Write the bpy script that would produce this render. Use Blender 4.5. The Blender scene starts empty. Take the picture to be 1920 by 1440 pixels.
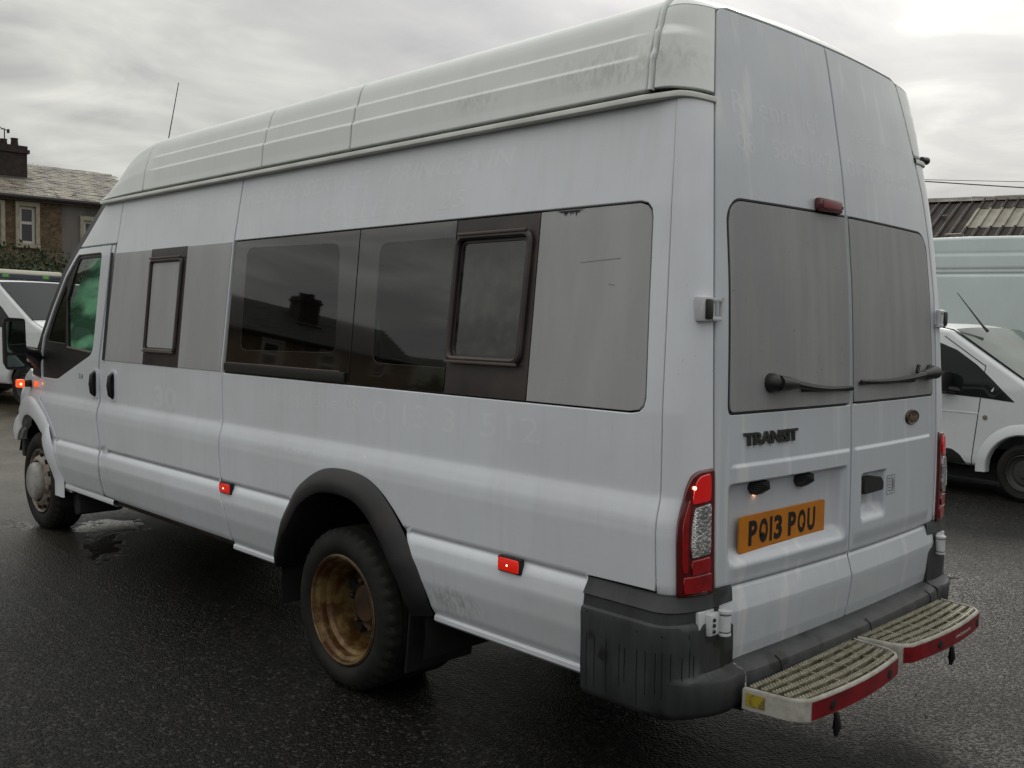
import bpy, bmesh, math, random
import numpy as np
from mathutils import Vector, Matrix
from mathutils.geometry import delaunay_2d_cdt
random.seed(7)
rnd = random.Random(11)
scn = bpy.context.scene
COL = scn.collection
rad = math.radians

# ------------------------------------------------------------------ camera
cam_d = bpy.data.cameras.new('camera')
cam = bpy.data.objects.new('camera', cam_d)
COL.objects.link(cam)
cam_d.sensor_width = 36.0
cam_d.lens = 36.0 * 1820.7 / 1920.0
cam_d.clip_start, cam_d.clip_end = 0.05, 3000
yaw, pitch, roll = rad(-44.4803), rad(-3.5155), rad(1.0278)
fw = Vector((math.cos(yaw) * math.cos(pitch), math.sin(yaw) * math.cos(pitch), math.sin(pitch)))
r0 = fw.cross(Vector((0, 0, 1))).normalized()
u0 = r0.cross(fw)
rt = r0 * math.cos(roll) + u0 * math.sin(roll)
up = -r0 * math.sin(roll) + u0 * math.cos(roll)
mw = Matrix((rt, up, -fw)).transposed().to_4x4()
mw.translation = Vector((-1.5755, 3.1766, 1.4586))
cam.matrix_world = mw
scn.camera = cam

# ------------------------------------------------------------------ sky, sun, exposure
SUN_AZ, SUN_EL = rad(-62), rad(30)
SUND = Vector((math.cos(SUN_AZ) * math.cos(SUN_EL), math.sin(SUN_AZ) * math.cos(SUN_EL), math.sin(SUN_EL)))
SKY_GAIN = 0.93


def build_world():
    w = bpy.data.worlds.new('World')
    scn.world = w
    w.use_nodes = True
    nt = w.node_tree
    nt.nodes.clear()
    N = nt.nodes.new
    L = nt.links.new
    out = N('ShaderNodeOutputWorld')
    bg = N('ShaderNodeBackground')
    sky = N('ShaderNodeTexSky')
    sky.sky_type = 'NISHITA'
    sky.sun_disc = False
    sky.sun_elevation = SUN_EL
    sky.sun_rotation = rad(90) - SUN_AZ
    bg.inputs['Strength'].default_value = 0.06
    L(sky.outputs[0], bg.inputs['Color'])
    tc = N('ShaderNodeTexCoord')
    sep = N('ShaderNodeSeparateXYZ')
    L(tc.outputs['Generated'], sep.inputs[0])

    def math_(op, a, b=None, clamp=False):
        n = N('ShaderNodeMath')
        n.operation = op
        n.use_clamp = clamp
        for i, v in enumerate((a, b)):
            if v is None:
                continue
            if isinstance(v, (int, float)):
                n.inputs[i].default_value = v
            else:
                L(v, n.inputs[i])
        return n.outputs[0]
    zc = math_('MAXIMUM', sep.outputs[2], 0.0)
    den = math_('ADD', zc, 0.16)
    px = math_('DIVIDE', sep.outputs[0], den)
    py = math_('DIVIDE', sep.outputs[1], den)
    cmb = N('ShaderNodeCombineXYZ')
    L(px, cmb.inputs[0])
    L(py, cmb.inputs[1])

    def noise(scale, detail, rough, dist, off):
        mp = N('ShaderNodeMapping')
        mp.inputs['Location'].default_value = off
        L(cmb.outputs[0], mp.inputs[0])
        n = N('ShaderNodeTexNoise')
        n.inputs['Scale'].default_value = scale
        n.inputs['Detail'].default_value = detail
        n.inputs['Roughness'].default_value = rough
        n.inputs['Distortion'].default_value = dist
        L(mp.outputs[0], n.inputs['Vector'])
        return n.outputs['Fac']
    n1 = noise(0.75, 4, 0.5, 0.5, (-12.763, 18.207, 0))
    n2 = noise(2.3, 5, 0.55, 0.6, (-12.139, 10.229, 0))
    nn = math_('ADD', math_('MULTIPLY', n1, 0.62), math_('MULTIPLY', n2, 0.38))
    ramp = N('ShaderNodeValToRGB')
    L(nn, ramp.inputs[0])
    e = ramp.color_ramp.elements
    e[0].position, e[0].color = 0.35, (0.425, 0.418, 0.420, 1)
    e[1].position, e[1].color = 0.64, (0.960, 0.950, 0.870, 1)
    m = e.new(0.47)
    m.color = (0.555, 0.548, 0.525, 1)
    # thin bright cloud in front of the hidden sun
    dp = N('ShaderNodeVectorMath')
    dp.operation = 'DOT_PRODUCT'
    L(tc.outputs['Generated'], dp.inputs[0])
    dp.inputs[1].default_value = SUND
    d0 = math_('MAXIMUM', dp.outputs['Value'], 0.0)
    g1 = math_('MULTIPLY', math_('POWER', d0, 14.0), 0.75)
    g2 = math_('MULTIPLY', math_('POWER', d0, 3.0), 0.22)
    # overcast: the zenith is brighter than the horizon
    gain = math_('ADD', math_('ADD', g1, g2), math_('ADD', 0.39, math_('MULTIPLY', zc, 1.28)))
    # paler band low over the horizon
    low = math_('POWER', math_('SUBTRACT', 1.0, zc), 9.0)
    gain = math_('ADD', gain, math_('MULTIPLY', low, 0.30))
    bg2 = N('ShaderNodeBackground')
    L(ramp.outputs[0], bg2.inputs['Color'])
    L(math_('MULTIPLY', gain, SKY_GAIN), bg2.inputs['Strength'])
    mix = N('ShaderNodeMixShader')
    mix.inputs[0].default_value = 0.93
    L(bg.outputs[0], mix.inputs[1])
    L(bg2.outputs[0], mix.inputs[2])
    L(mix.outputs[0], out.inputs['Surface'])


build_world()
sun_d = bpy.data.lights.new('sun', 'SUN')
sun_d.energy = 0.7
sun_d.angle = rad(14)
sun_d.color = (1.0, 0.95, 0.86)
sun = bpy.data.objects.new('sun', sun_d)
COL.objects.link(sun)
sun.rotation_euler = (-SUND).to_track_quat('-Z', 'Y').to_euler()
scn.view_settings.view_transform = 'Standard'
scn.view_settings.look = 'None'
scn.view_settings.exposure = 0.34
scn.view_settings.gamma = 1.0
scn.view_settings.use_curve_mapping = False
scn.cycles.max_bounces = 8
scn.cycles.transparent_max_bounces = 16


# ------------------------------------------------------------------ materials
def M(name, col, rough=0.5, metal=0.0, col2=None, var=(0.4, 0.65), scale=6.0, stretch=(1, 1, 1), detail=4.0,
      bump=0.0, bscale=60.0, rough2=None, spec=0.5, coat=0.0, emit=None, trans=0.0, speck=None, bstretch=(1, 1, 1)):
    m = bpy.data.materials.new(name)
    m.use_nodes = True
    nt = m.node_tree
    b = nt.nodes['Principled BSDF']
    N, L = nt.nodes.new, nt.links.new
    b.inputs['Roughness'].default_value = rough
    b.inputs['Metallic'].default_value = metal
    b.inputs['Specular IOR Level'].default_value = spec
    b.inputs['Coat Weight'].default_value = coat
    b.inputs['Coat Roughness'].default_value = 0.08
    b.inputs['Transmission Weight'].default_value = trans
    b.inputs['Base Color'].default_value = (*col, 1)
    if emit:
        b.inputs['Emission Color'].default_value = (*emit[0], 1)
        b.inputs['Emission Strength'].default_value = emit[1]
    tc = N('ShaderNodeTexCoord')
    src = None
    if col2:
        mp = N('ShaderNodeMapping')
        mp.inputs['Scale'].default_value = stretch
        L(tc.outputs['Object'], mp.inputs[0])
        n = N('ShaderNodeTexNoise')
        n.inputs['Scale'].default_value = scale
        n.inputs['Detail'].default_value = detail
        n.inputs['Roughness'].default_value = 0.6
        L(mp.outputs[0], n.inputs['Vector'])
        rp = N('ShaderNodeMapRange')
        rp.inputs['From Min'].default_value, rp.inputs['From Max'].default_value = var
        L(n.outputs['Fac'], rp.inputs['Value'])
        mx = N('ShaderNodeMix')
        mx.data_type = 'RGBA'
        mx.inputs['A'].default_value = (*col, 1)
        mx.inputs['B'].default_value = (*col2, 1)
        L(rp.outputs[0], mx.inputs['Factor'])
        src = mx.outputs['Result']
        if rough2 is not None:
            r2 = N('ShaderNodeMapRange')
            r2.inputs['To Min'].default_value, r2.inputs['To Max'].default_value = rough, rough2
            L(rp.outputs[0], r2.inputs['Value'])
            L(r2.outputs[0], b.inputs['Roughness'])
    if speck:
        scol, sscale, lo, hi = speck
        n = N('ShaderNodeTexNoise')
        n.inputs['Scale'].default_value = sscale
        n.inputs['Detail'].default_value = 3
        L(tc.outputs['Object'], n.inputs['Vector'])
        rp = N('ShaderNodeMapRange')
        rp.inputs['From Min'].default_value, rp.inputs['From Max'].default_value = lo, hi
        L(n.outputs['Fac'], rp.inputs['Value'])
        mx = N('ShaderNodeMix')
        mx.data_type = 'RGBA'
        if src:
            L(src, mx.inputs['A'])
        else:
            mx.inputs['A'].default_value = (*col, 1)
        mx.inputs['B'].default_value = (*scol, 1)
        L(rp.outputs[0], mx.inputs['Factor'])
        src = mx.outputs['Result']
    if src:
        L(src, b.inputs['Base Color'])
    if bump:
        mp = N('ShaderNodeMapping')
        mp.inputs['Scale'].default_value = bstretch
        L(tc.outputs['Object'], mp.inputs[0])
        n = N('ShaderNodeTexNoise')
        n.inputs['Scale'].default_value = bscale
        n.inputs['Detail'].default_value = 4
        L(mp.outputs[0], n.inputs['Vector'])
        bp = N('ShaderNodeBump')
        bp.inputs['Strength'].default_value = bump
        bp.inputs['Distance'].default_value = 0.01
        L(n.outputs['Fac'], bp.inputs['Height'])
        L(bp.outputs[0], b.inputs['Normal'])
    return m


def glass_mat(name, tint, ior=1.6, rough=0.02, dirt=0.0):
    m = bpy.data.materials.new(name)
    m.use_nodes = True
    nt = m.node_tree
    nt.nodes.clear()
    N, L = nt.nodes.new, nt.links.new
    out = N('ShaderNodeOutputMaterial')
    tr = N('ShaderNodeBsdfTransparent')
    tr.inputs[0].default_value = (*tint, 1)
    gl = N('ShaderNodeBsdfGlossy')
    gl.inputs['Roughness'].default_value = rough
    fr = N('ShaderNodeFresnel')
    fr.inputs['IOR'].default_value = ior
    mx = N('ShaderNodeMixShader')
    L(fr.outputs[0], mx.inputs[0])
    L(tr.outputs[0], mx.inputs[1])
    L(gl.outputs[0], mx.inputs[2])
    last = mx.outputs[0]
    if dirt:
        df = N('ShaderNodeBsdfDiffuse')
        df.inputs[0].default_value = (0.35, 0.34, 0.31, 1)
        tc = N('ShaderNodeTexCoord')
        n = N('ShaderNodeTexNoise')
        n.inputs['Scale'].default_value = 22
        n.inputs['Detail'].default_value = 6
        L(tc.outputs['Object'], n.inputs['Vector'])
        rp = N('ShaderNodeMapRange')
        rp.inputs['From Min'].default_value, rp.inputs['From Max'].default_value = 0.35, 0.75
        rp.inputs['To Max'].default_value = dirt
        L(n.outputs['Fac'], rp.inputs['Value'])
        m2 = N('ShaderNodeMixShader')
        L(rp.outputs[0], m2.inputs[0])
        L(last, m2.inputs[1])
        L(df.outputs[0], m2.inputs[2])
        last = m2.outputs[0]
    L(last, out.inputs['Surface'])
    return m


def paint_mat(name, col, dirt, streak=0.16, stains=(), film=0.35, chalk=None):
    """white van paint under road film: faint vertical run marks, broad grime clouds, local stains"""
    m = bpy.data.materials.new(name)
    m.use_nodes = True
    nt = m.node_tree
    b = nt.nodes['Principled BSDF']
    N, L = nt.nodes.new, nt.links.new
    tc = N('ShaderNodeTexCoord')

    def noise(scale, stretch, lo, hi, detail=4):
        mp = N('ShaderNodeMapping')
        mp.inputs['Scale'].default_value = stretch
        L(tc.outputs['Object'], mp.inputs[0])
        n = N('ShaderNodeTexNoise')
        n.inputs['Scale'].default_value = scale
        n.inputs['Detail'].default_value = detail
        n.inputs['Roughness'].default_value = 0.6
        L(mp.outputs[0], n.inputs['Vector'])
        rp = N('ShaderNodeMapRange')
        rp.inputs['From Min'].default_value, rp.inputs['From Max'].default_value = lo, hi
        L(n.outputs['Fac'], rp.inputs['Value'])
        return rp.outputs[0]

    def mixc(a, bcol, fac, k):
        mx = N('ShaderNodeMix')
        mx.data_type = 'RGBA'
        if isinstance(a, tuple):
            mx.inputs['A'].default_value = (*a, 1)
        else:
            L(a, mx.inputs['A'])
        mx.inputs['B'].default_value = (*bcol, 1)
        mu = N('ShaderNodeMath')
        mu.operation = 'MULTIPLY'
        L(fac, mu.inputs[0])
        mu.inputs[1].default_value = k
        L(mu.outputs[0], mx.inputs['Factor'])
        return mx.outputs['Result']
    c = mixc(col, dirt, noise(1.6, (1, 1, 1), 0.35, 0.7), film)
    c = mixc(c, dirt, noise(9.0, (2.2, 2.2, 0.16), 0.5, 0.72), streak)
    if chalk:
        c = mixc(c, (0.86, 0.86, 0.84), noise(6.0, (2.5, 2.5, 0.10), 0.58, 0.70, 2), chalk)
    c = mixc(c, (0.22, 0.20, 0.17), noise(120, (1, 1, 0.7), 0.74, 0.80, 2), 0.6)
    for (pos, size, scol, k) in stains:
        mp = N('ShaderNodeMapping')
        mp.vector_type = 'POINT'
        mp.inputs['Location'].default_value = [-p / s for p, s in zip(pos, size)]
        mp.inputs['Scale'].default_value = [1 / s for s in size]
        L(tc.outputs['Object'], mp.inputs[0])
        ln = N('ShaderNodeVectorMath')
        ln.operation = 'LENGTH'
        L(mp.outputs[0], ln.inputs[0])
        rp = N('ShaderNodeMapRange')
        rp.interpolation_type = 'SMOOTHSTEP'
        rp.inputs['From Min'].default_value, rp.inputs['From Max'].default_value = 1.0, 0.1
        L(ln.outputs['Value'], rp.inputs['Value'])
        mu = N('ShaderNodeMath')
        mu.operation = 'MULTIPLY'
        L(rp.outputs[0], mu.inputs[0])
        L(noise(38, (1.6, 1, 0.8), 0.42, 0.62, 5), mu.inputs[1])
        c = mixc(c, scol, mu.outputs[0], k)
    L(c, b.inputs['Base Color'])
    rr = N('ShaderNodeMapRange')
    rr.inputs['To Min'].default_value, rr.inputs['To Max'].default_value = 0.34, 0.52
    L(noise(3.0, (1, 1, 0.4), 0.3, 0.7), rr.inputs['Value'])
    L(rr.outputs[0], b.inputs['Roughness'])
    b.inputs['Coat Weight'].default_value = 0.6
    b.inputs['Coat Roughness'].default_value = 0.10
    bn = N('ShaderNodeTexNoise')
    bn.inputs['Scale'].default_value = 2.4
    bn.inputs['Detail'].default_value = 2
    L(tc.outputs['Object'], bn.inputs['Vector'])
    bp = N('ShaderNodeBump')
    bp.inputs['Strength'].default_value = 0.10
    bp.inputs['Distance'].default_value = 0.03
    L(bn.outputs['Fac'], bp.inputs['Height'])
    L(bp.outputs[0], b.inputs['Normal'])
    L(bp.outputs[0], b.inputs['Coat Normal'])
    return m


DIRT = (0.52, 0.53, 0.55)
mPaint = paint_mat('white_paint', (0.77, 0.81, 0.87), DIRT,
                   stains=[((0.98, 0.95, 0.47), (0.22, 0.5, 0.09), (0.20, 0.17, 0.15), 0.45)])
mDoorShaded = paint_mat('shaded_door_paint', (0.57, 0.61, 0.665), (0.44, 0.465, 0.49), streak=0.2, film=0.45, chalk=0.32)  # white base darkened for the weaker rear light; streaks and chalk are wear
mRoof = paint_mat('roof_paint', (0.80, 0.845, 0.83), (0.60, 0.635, 0.61), streak=0.14,
                  stains=[((0.35, 0.84, 2.25), (0.45, 0.4, 0.10), (0.44, 0.46, 0.42), 0.5),
                          ((1.0, 0.84, 2.24), (0.22, 0.4, 0.06), (0.44, 0.46, 0.42), 0.45)])
mTrimCream = M('gutter_trim', (0.70, 0.72, 0.68), 0.5, col2=(0.56, 0.58, 0.53), scale=5)
mGhost = paint_mat('ghost_letter', (0.82, 0.855, 0.91), DIRT, film=0.28)
mGhostRear = paint_mat('ghost_letter_rear', (0.64, 0.68, 0.735), (0.46, 0.485, 0.51), streak=0.2, film=0.4, chalk=0.32)  # darkened along with the rear doors
mVinyl = M('grey_vinyl', (0.378, 0.382, 0.392), 0.40, col2=(0.43, 0.433, 0.44), scale=3, stretch=(2, 2, 0.4),
           speck=((0.10, 0.09, 0.08), 70, 0.73, 0.8))
mVinylRear = M('shaded_dirty_vinyl', (0.262, 0.270, 0.278), 0.48, col2=(0.312, 0.316, 0.318), scale=5,
                stretch=(2.5, 2.5, 0.22), speck=((0.12, 0.11, 0.10), 60, 0.68, 0.8))  # grey put darker for the shaded rear; streaks and specks are dirt
mBlackGloss = M('black_gloss', (0.010, 0.0075, 0.006), 0.04, spec=1.0, coat=0.7)
mBlackFrame = M('black_frame', (0.030, 0.024, 0.026), 0.35, col2=(0.06, 0.048, 0.045), scale=4)
mFrameEdge = M('frame_edge', (0.11, 0.085, 0.07), 0.35)
mRubber = M('rubber', (0.012, 0.012, 0.014), 0.7)
mPlastic = M('grey_plastic', (0.024, 0.028, 0.029), 0.5, col2=(0.046, 0.051, 0.052), scale=5,
             stretch=(2, 2, 0.5), bump=0.08, bscale=220, speck=((0.010, 0.012, 0.012), 6, 0.6, 0.64))
mFlare = M('flare_plastic', (0.010, 0.010, 0.012), 0.42, spec=0.4, col2=(0.022, 0.019, 0.020), scale=5, bump=0.05, bscale=200)
mStreak = M('water_streak', (0.006, 0.008, 0.008), 0.25)
mBlack = M('black_plastic', (0.014, 0.014, 0.015), 0.42)
mTyre = M('tyre_rubber', (0.011, 0.011, 0.011), 0.75, spec=0.3, col2=(0.022, 0.021, 0.019), scale=9, bump=0.15, bscale=120)
mRust = M('rusty_steel', (0.23, 0.16, 0.062), 0.38, metal=0.3, col2=(0.085, 0.034, 0.008), var=(0.40, 0.58), scale=9,
          bump=0.25, bscale=60)
mRustDark = M('rusty_disc', (0.020, 0.014, 0.010), 0.6, col2=(0.08, 0.04, 0.018), scale=8)
mRimPale = M('dusty_steel', (0.30, 0.27, 0.23), 0.5, col2=(0.13, 0.085, 0.05), var=(0.45, 0.62), scale=9)
mHubCap = M('hub_cap', (0.40, 0.40, 0.39), 0.45, col2=(0.22, 0.20, 0.17), scale=8)
mChrome = M('dark_chrome', (0.10, 0.10, 0.10), 0.25, metal=0.9)
mPlate = M('yellow_plate', (0.58, 0.20, 0.008), 0.4, col2=(0.50, 0.165, 0.008), scale=7)
mInk = M('plate_black', (0.008, 0.008, 0.008), 0.4)
mRedLens = M('red_lens', (0.36, 0.004, 0.006), 0.14, coat=1.0, col2=(0.20, 0.002, 0.004), scale=18)
mRedLit = M('red_lens_lit', (0.60, 0.006, 0.008), 0.12, coat=1.0, emit=((1.0, 0.01, 0.005), 0.10))
mRedDark = M('red_lens_dark', (0.10, 0.004, 0.006), 0.2, coat=0.6)
mRedFaded = M('faded_red_lens', (0.22, 0.035, 0.045), 0.4)
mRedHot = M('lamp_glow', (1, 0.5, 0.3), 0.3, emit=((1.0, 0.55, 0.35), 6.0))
mMark = M('red_marker', (0.70, 0.015, 0.006), 0.2, coat=0.8, emit=((1.0, 0.02, 0.006), 0.22))
mAmber = M('amber_lens', (0.9, 0.13, 0.02), 0.2, coat=0.8, emit=((1.0, 0.09, 0.012), 0.7))
mClear = M('clear_lens', (0.34, 0.34, 0.36), 0.12, metal=0.75, coat=1.0, col2=(0.75, 0.75, 0.77), scale=30, bump=0.6, bscale=90)
mWhiteHinge = M('white_hinge', (0.64, 0.66, 0.69), 0.45, col2=(0.48, 0.49, 0.50), scale=14)
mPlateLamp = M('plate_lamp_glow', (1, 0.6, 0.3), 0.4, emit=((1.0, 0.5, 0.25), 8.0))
mBadge = M('faded_badge', (0.035, 0.024, 0.017), 0.35, metal=0.3, col2=(0.09, 0.06, 0.035), scale=40)
mBadgeInk = M('badge_script', (0.24, 0.17, 0.09), 0.4, metal=0.2)
mSticker = M('sticker_ink', (0.16, 0.16, 0.16), 0.6)
mStepAlu = M('step_metal', (0.24, 0.225, 0.165), 0.5, metal=0.15, col2=(0.10, 0.096, 0.055), var=(0.4, 0.62), scale=26)
mStepRim = M('step_rim', (0.42, 0.41, 0.37), 0.55, col2=(0.27, 0.26, 0.22), scale=18)
mTooth = M('worn_tooth', (0.52, 0.50, 0.42), 0.45, metal=0.2, col2=(0.30, 0.28, 0.20), scale=40)
mStepBase = M('step_base', (0.018, 0.018, 0.011), 0.8, col2=(0.045, 0.042, 0.020), scale=20)
mRedTape = M('red_tape', (0.24, 0.006, 0.012), 0.35, col2=(0.13, 0.004, 0.008), scale=10)
mYellow = M('yellow_sticker', (0.42, 0.32, 0.02), 0.6, col2=(0.16, 0.13, 0.05), var=(0.48, 0.6), scale=40)
mWhiteInk = M('white_ink', (0.55, 0.50, 0.50), 0.6)
mTint = glass_mat('tinted_glass', (0.26, 0.28, 0.26), 2.0)
mTintWet = glass_mat('wet_glass', (0.16, 0.17, 0.15), 2.0, 0.05, dirt=0.16)
mCabGlass = glass_mat('cab_glass', (0.62, 0.74, 0.66), 1.55)
mGreenView = bpy.data.materials.new('green_view_glass')  # translucent green colour stands in for the bright view through the glass
mGreenView.use_nodes = True
_nt = mGreenView.node_tree
_nt.nodes.clear()
_o, _t, _d, _x = [_nt.nodes.new(k) for k in ('ShaderNodeOutputMaterial', 'ShaderNodeBsdfTranslucent', 'ShaderNodeBsdfDiffuse', 'ShaderNodeMixShader')]
_t.inputs[0].default_value = (0.17, 0.40, 0.26, 1)
_n, _r = _nt.nodes.new('ShaderNodeTexNoise'), _nt.nodes.new('ShaderNodeValToRGB')
_n.inputs['Scale'].default_value = 5.0
_r.color_ramp.elements[0].position, _r.color_ramp.elements[0].color = 0.44, (0.035, 0.075, 0.055, 1)
_r.color_ramp.elements[1].position, _r.color_ramp.elements[1].color = 0.62, (0.17, 0.36, 0.245, 1)
_c = _nt.nodes.new('ShaderNodeTexCoord')
_nt.links.new(_c.outputs['Object'], _n.inputs['Vector'])
_nt.links.new(_n.outputs['Fac'], _r.inputs[0])
_nt.links.new(_r.outputs[0], _t.inputs[0])
_d.inputs[0].default_value = (0.12, 0.25, 0.17, 1)
_x.inputs[0].default_value = 0.15
_nt.links.new(_t.outputs[0], _x.inputs[1])
_nt.links.new(_d.outputs[0], _x.inputs[2])
_nt.links.new(_x.outputs[0], _o.inputs['Surface'])
mInside = M('cabin_trim', (0.22, 0.22, 0.21), 0.8)
mSeat = M('seat_cloth', (0.05, 0.07, 0.10), 0.9, col2=(0.08, 0.10, 0.14), scale=40)
mUnder = M('underbody', (0.010, 0.010, 0.010), 0.9)
mSill = M('sill_dark', (0.05, 0.04, 0.035), 0.6, col2=(0.13, 0.10, 0.08), scale=9, stretch=(1, 1, 3))
mDarkGlass = M('dark_car_glass', (0.012, 0.016, 0.016), 0.08, spec=0.3)
mPaleGlass = M('pale_car_glass', (0.07, 0.115, 0.085), 0.08, spec=0.5, col2=(0.03, 0.05, 0.04), scale=2)  # pale green base stands in for sky reflection and tinted see-through
mDarkScreen = M('dark_windscreen', (0.012, 0.016, 0.020), 0.12, spec=0.12)
mWhiteVan = paint_mat('other_white_paint', (0.73, 0.78, 0.80), DIRT, streak=0.1)
mWhiteVan2 = paint_mat('distant_white_paint', (0.66, 0.75, 0.76), (0.46, 0.53, 0.535), streak=0.12)


# ------------------------------------------------------------------ mesh helpers
def link(name, me, parent=None, mats=None, kind=None):
    me.name = name
    if mats:
        for m in (mats if isinstance(mats, (list, tuple)) else [mats]):
            me.materials.append(m)
    o = bpy.data.objects.new(name, me)
    COL.objects.link(o)
    if parent:
        o.parent = parent
        p = parent
        w = Matrix.Identity(4)
        ch = []
        while p:
            ch.append(p)
            p = p.parent
        for q in reversed(ch):
            w = w @ q.matrix_parent_inverse @ q.matrix_basis
        o.matrix_parent_inverse = w.inverted()
    if kind:
        o['kind'] = kind
    return o


def each(name, mat, parent, mbs, **k):
    return [m.build(name, mat, parent, **k) for m in mbs]


LOCAL = [Matrix.Identity(4)]     # vehicles are modelled in their own frame; this puts the frame in the yard


def put(p):
    return LOCAL[0] @ Vector(p)


class MB:
    def __init__(s):
        s.v, s.f, s.m = [], [], []

    def add(s, vs, fs, mi=0):
        b = len(s.v)
        s.v += [tuple(p) for p in vs]
        for f in fs:
            s.f.append([i + b for i in f])
            s.m.append(mi)
        return s

    def box(s, c, size, rot=None, mi=0, taper=1.0):
        hx, hy, hz = [a / 2 for a in size]
        vs = []
        for z, t in ((-hz, 1), (hz, taper)):
            for x, y in ((-hx, -hy), (hx, -hy), (hx, hy), (-hx, hy)):
                p = Vector((x * t, y * t, z))
                if rot:
                    p = rot @ p
                vs.append(p + Vector(c))
        return s.add(vs, [(3, 2, 1, 0), (4, 5, 6, 7), (0, 1, 5, 4), (1, 2, 6, 5), (2, 3, 7, 6), (3, 0, 4, 7)], mi)

    def bbox(s, c, size, r=0.01, rot=None, mi=0):
        """box with chamfered edges"""
        bm = bmesh.new()
        bmesh.ops.create_cube(bm, size=1)
        bmesh.ops.scale(bm, vec=size, verts=bm.verts)
        bmesh.ops.bevel(bm, geom=bm.edges[:], offset=min(r, min(size) * 0.45), segments=2, affect='EDGES', profile=0.6)
        bm.verts.index_update()
        vs = [((rot @ v.co) if rot else v.co.copy()) + Vector(c) for v in bm.verts]
        fs = [[v.index for v in f.verts] for f in bm.faces]
        bm.free()
        return s.add(vs, fs, mi)

    def tube(s, pts, rs, n=10, mi=0, cap=True):
        pts = [Vector(p) for p in pts]
        if not isinstance(rs, (list, tuple)):
            rs = [rs] * len(pts)
        ref = None
        rings = []
        for i, p in enumerate(pts):
            a = pts[max(i - 1, 0)]
            b = pts[min(i + 1, len(pts) - 1)]
            t = (b - a).normalized()
            if ref is None:
                ref = t.orthogonal().normalized()
            ref = (ref - t * ref.dot(t))
            ref = ref.normalized() if ref.length > 1e-6 else t.orthogonal().normalized()
            q = t.cross(ref)
            rings.append([p + (ref * math.cos(2 * math.pi * k / n) + q * math.sin(2 * math.pi * k / n)) * rs[i] for k in range(n)])
        vs = [p for r in rings for p in r]
        fs = []
        for i in range(len(rings) - 1):
            for k in range(n):
                fs.append((i * n + k, i * n + (k + 1) % n, (i + 1) * n + (k + 1) % n, (i + 1) * n + k))
        if cap:
            fs.append(list(range(n))[::-1])
            fs.append([(len(rings) - 1) * n + k for k in range(n)])
        return s.add(vs, fs, mi)

    def lathe(s, prof, c, axis='Y', n=48, mi=0, close=False):
        """prof: (radius, height along axis)"""
        vs, fs = [], []
        for (r, h) in prof:
            for k in range(n):
                a = 2 * math.pi * k / n
                if axis == 'Y':
                    vs.append((c[0] + r * math.cos(a), c[1] + h, c[2] + r * math.sin(a)))
                elif axis == 'X':
                    vs.append((c[0] + h, c[1] + r * math.cos(a), c[2] + r * math.sin(a)))
                else:
                    vs.append((c[0] + r * math.cos(a), c[1] + r * math.sin(a), c[2] + h))
        for i in range(len(prof) - 1):
            for k in range(n):
                fs.append((i * n + k, i * n + (k + 1) % n, (i + 1) * n + (k + 1) % n, (i + 1) * n + k))
        if close:
            fs.append([k for k in range(n)])
            fs.append([(len(prof) - 1) * n + k for k in range(n)])
        return s.add(vs, fs, mi)

    def prism(s, poly, a, b, ax='Z', mi=0):
        """poly in the two other axes, extruded from a to b"""
        def P(u, v, w):
            return {'Z': (u, v, w), 'Y': (u, w, v), 'X': (w, u, v)}[ax]
        n = len(poly)
        vs = [P(u, v, a) for u, v in poly] + [P(u, v, b) for u, v in poly]
        fs = [list(range(n))[::-1], list(range(n, 2 * n))] + [(i, (i + 1) % n, n + (i + 1) % n, n + i) for i in range(n)]
        return s.add(vs, fs, mi)

    def grid(s, rows, mi=0, wrap=False):
        n = len(rows[0])
        vs = [p for r in rows for p in r]
        fs = []
        for i in range(len(rows) - 1):
            for k in range(n if wrap else n - 1):
                fs.append((i * n + k, i * n + (k + 1) % n, (i + 1) * n + (k + 1) % n, (i + 1) * n + k))
        return s.add(vs, fs, mi)

    def mirror_y(s):
        s.v = [(x, -y, z) for x, y, z in s.v]
        s.f = [f[::-1] for f in s.f]
        return s

    def build(s, name, mats, parent=None, kind=None, sharp=38, flat=False):
        me = bpy.data.meshes.new(name)
        me.from_pydata([put(p) for p in s.v], [], s.f)
        bm = bmesh.new()
        bm.from_mesh(me)
        if not any(s.m):
            bmesh.ops.remove_doubles(bm, verts=bm.verts, dist=1e-5)
        bmesh.ops.recalc_face_normals(bm, faces=bm.faces)
        same = len(bm.faces) == len(s.m)
        bm.to_mesh(me)
        bm.free()
        if same and any(s.m):
            me.polygons.foreach_set('material_index', s.m)
        if not flat:
            me.polygons.foreach_set('use_smooth', [True] * len(me.polygons))
            me.set_sharp_from_angle(angle=rad(sharp))
        me.update()
        return link(name, me, parent, mats, kind)


def resample(poly, step):
    out = []
    n = len(poly)
    for i in range(n):
        a, b = np.array(poly[i], float), np.array(poly[(i + 1) % n], float)
        k = max(1, int(math.ceil(np.linalg.norm(b - a) / step)))
        for j in range(k):
            out.append(a + (b - a) * j / k)
    return np.array(out)


def area2(p):
    x, y = p[:, 0], p[:, 1]
    return 0.5 * np.sum(x * np.roll(y, -1) - np.roll(x, -1) * y)


def outward(p):
    d1 = p - np.roll(p, 1, 0)
    d2 = np.roll(p, -1, 0) - p
    d1 /= np.linalg.norm(d1, axis=1)[:, None] + 1e-12
    d2 /= np.linalg.norm(d2, axis=1)[:, None] + 1e-12
    n1 = np.stack([d1[:, 1], -d1[:, 0]], 1)
    n2 = np.stack([d2[:, 1], -d2[:, 0]], 1)
    n = n1 + n2
    n /= np.linalg.norm(n, axis=1)[:, None] + 1e-12
    c = np.clip(np.sum(n * n1, 1), 0.5, 1)
    return n / c[:, None]


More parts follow.
